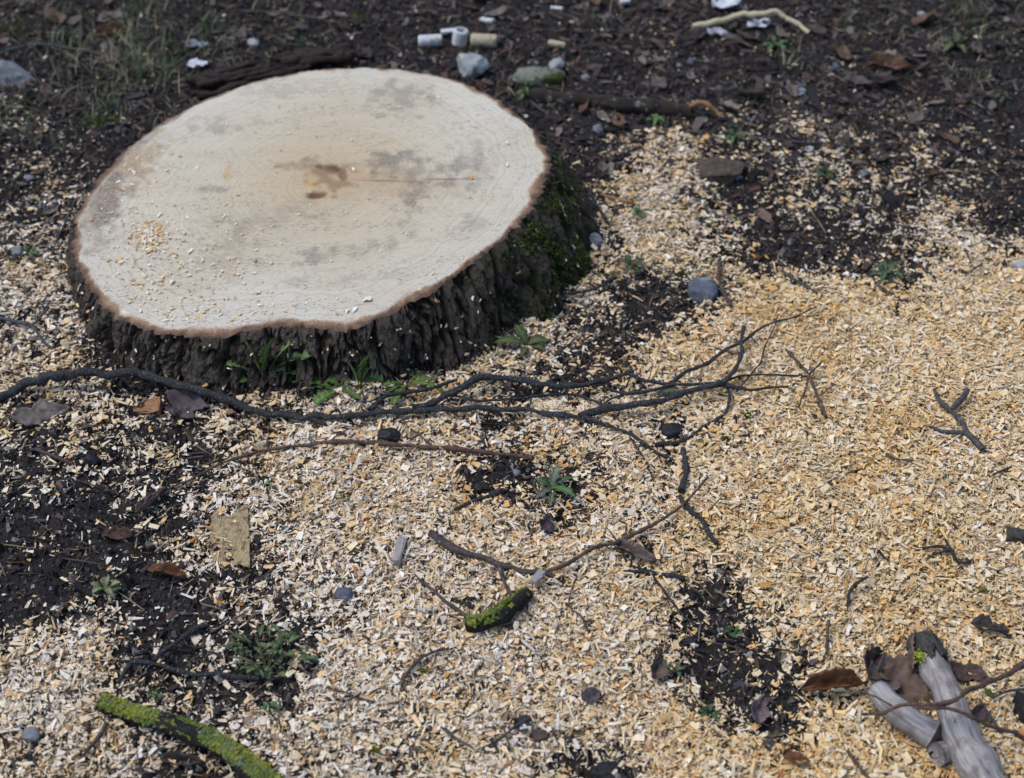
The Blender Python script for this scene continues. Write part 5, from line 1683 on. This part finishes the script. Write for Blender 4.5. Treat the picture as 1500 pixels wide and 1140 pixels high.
# moss cushions
def moss_clump(label, px, py, s, n, cols=((60, 68, 30), (112, 122, 56))):
    c = at(px, py)
    m = px2m(px, py, 1.0)
    pos = np.stack([rng.normal(0, s * m * .4, n), rng.normal(0, s * m * .34, n), np.abs(rng.normal(0, s * m * .16, n))], -1)
    g = rng.uniform(0, 1, (n, 1))
    o = scatter("moss_clump", CRUMBS, pos, rot_mats(rng.uniform(0, 6, n), rng.uniform(0, 1, n), rng.uniform(0, 6, n)), rng.uniform(.0010, .0026, (n, 3)),
                np.array(lin(*cols[0])) * (1 - g) + np.array(lin(*cols[1])) * g, M['moss'])
    o.location = c
    return props(o, label, "moss", kind="stuff" if s > 30 else None)


for (px, py, s, n, lab) in [(1098, 608, 12, 60, "little dark moss cushion right of the branch's forks"), (622, 984, 9, 36, "tiny bright moss tuft below the crooked twig"),
                            (1393, 826, 10, 40, "small moss tuft at the knotted twig's foot"), (145, 180, 44, 200, "mossy patch at the stump's far left"),
                            (1450, 1016, 9, 40, "tiny moss tuft right of the weathered log"), (1060, 640, 8, 36, "tiny moss speck below the branch's forks"),
                            (548, 1100, 9, 36, "tiny moss speck near the bottom centre"), (1440, 865, 10, 36, "tiny moss speck near the right edge above the bark strip"),
                            (15, 42, 40, 160, "yellow-green moss on a stick at the upper left corner"), (522, 28, 22, 120, "green mossy stub at the top behind the stump")]:
    moss_clump(lab, px, py, s, n)

# the largest single flakes of wood, lying loose on top of the chips
bigp = chip_protos(10)
bigm = [np_mesh("large_wood_chip", p[0], p[1], smooth=False, mats=[M['chip']], colors=np.tile(PAL[k % 5], (len(p[0]), 1))) for k, p in enumerate(bigp)]
xs, ys = sample_ground(90, lambda a, b_: cover(a, b_) ** 2 * (project(a, b_, 0)[1] > 560))
zs, _c = hfine(xs, ys)
for i in range(len(xs)):
    o = link("large_wood_chip", bigm[i % 10], (xs[i], ys[i], zs[i] + .009))
    s = rng.uniform(.011, .0155)
    o.scale = (s, s * rng.uniform(.7, 1.0), s)
    o.rotation_euler = (rng.normal(0, .2), rng.normal(0, .2), rng.uniform(0, 6.28))
    fx, fy = project(xs[i], ys[i], zs[i])
    props(o, placed(("cream", "tan", "golden", "amber", "white")[(i % 10) % 5] + " loose wood flake", float(fx), float(fy)), "wood chip", "large loose flakes of wood")
# thin twigs across the weathered log
stick("crossing_twig", "reddish forked twig lying across both grey logs", "twig", [
    ([(1263, 1046, .008), (1290, 1043, .036), (1320, 1038, .058), (1350, 1034, .068), (1385, 1026, .074), (1415, 1014, .070), (1440, 1004, .056), (1470, 988, .036), (1500, 971, .020), (1530, 955, .010)], 2.4, 5.2),
    ([(1335, 1036, .064), (1360, 1039, .072), (1390, 1046, .074), (1425, 1054, .068), (1450, 1064, .048), (1480, 1074, .024), (1505, 1084, .008), (1530, 1092)], 2.4, 3.8),
    ([(1258, 1012, .020), (1282, 1021, .050), (1306, 1034, .054)], 1.4, 1.8)], M['twig_brown'])
stick("dark_twig", "dark twig reaching from the right edge towards the weathered log", "twig", [([(1452, 1022, .004), (1475, 1014, .008), (1505, 1010, .006)], 2.0, 2.8), ([(1436, 1024, .004), (1450, 1048, .006), (1468, 1072, .006)], 1.6, 2.6)], M['twig_slate'])

# bits of twig strewn about, too alike to tell apart
for i in range(64):
    while True:
        px, py = rng.uniform(10, 1490), rng.uniform(180, 1130)
        w = at(px, py)
        d = float(bilerp(DENS, np.array([px]), np.array([py]))[0])
        if stump_t(w.x, w.y) > 1.25 and rng.random() < 1.02 - d: break
    a = rng.uniform(0, 3.14); l = rng.uniform(12, 42)
    pts = [(px + math.cos(a) * l * t + rng.normal(0, 1.2), py + math.sin(a) * l * .7 * t + rng.normal(0, 1.2), rng.uniform(.001, .006)) for t in (-.5, -.15, .2, .5)]
    stick("twig_fragment", placed(("purple-brown", "brown", "black", "slate-grey")[i % 4] + " bit of twig", px, py), "twig", [(pts, rng.uniform(.9, 2.2), rng.uniform(.8, 1.8))], M[['twig_purple', 'twig_brown', 'branch', 'twig_slate'][i % 4]], "loose bits of twig", sides=6)
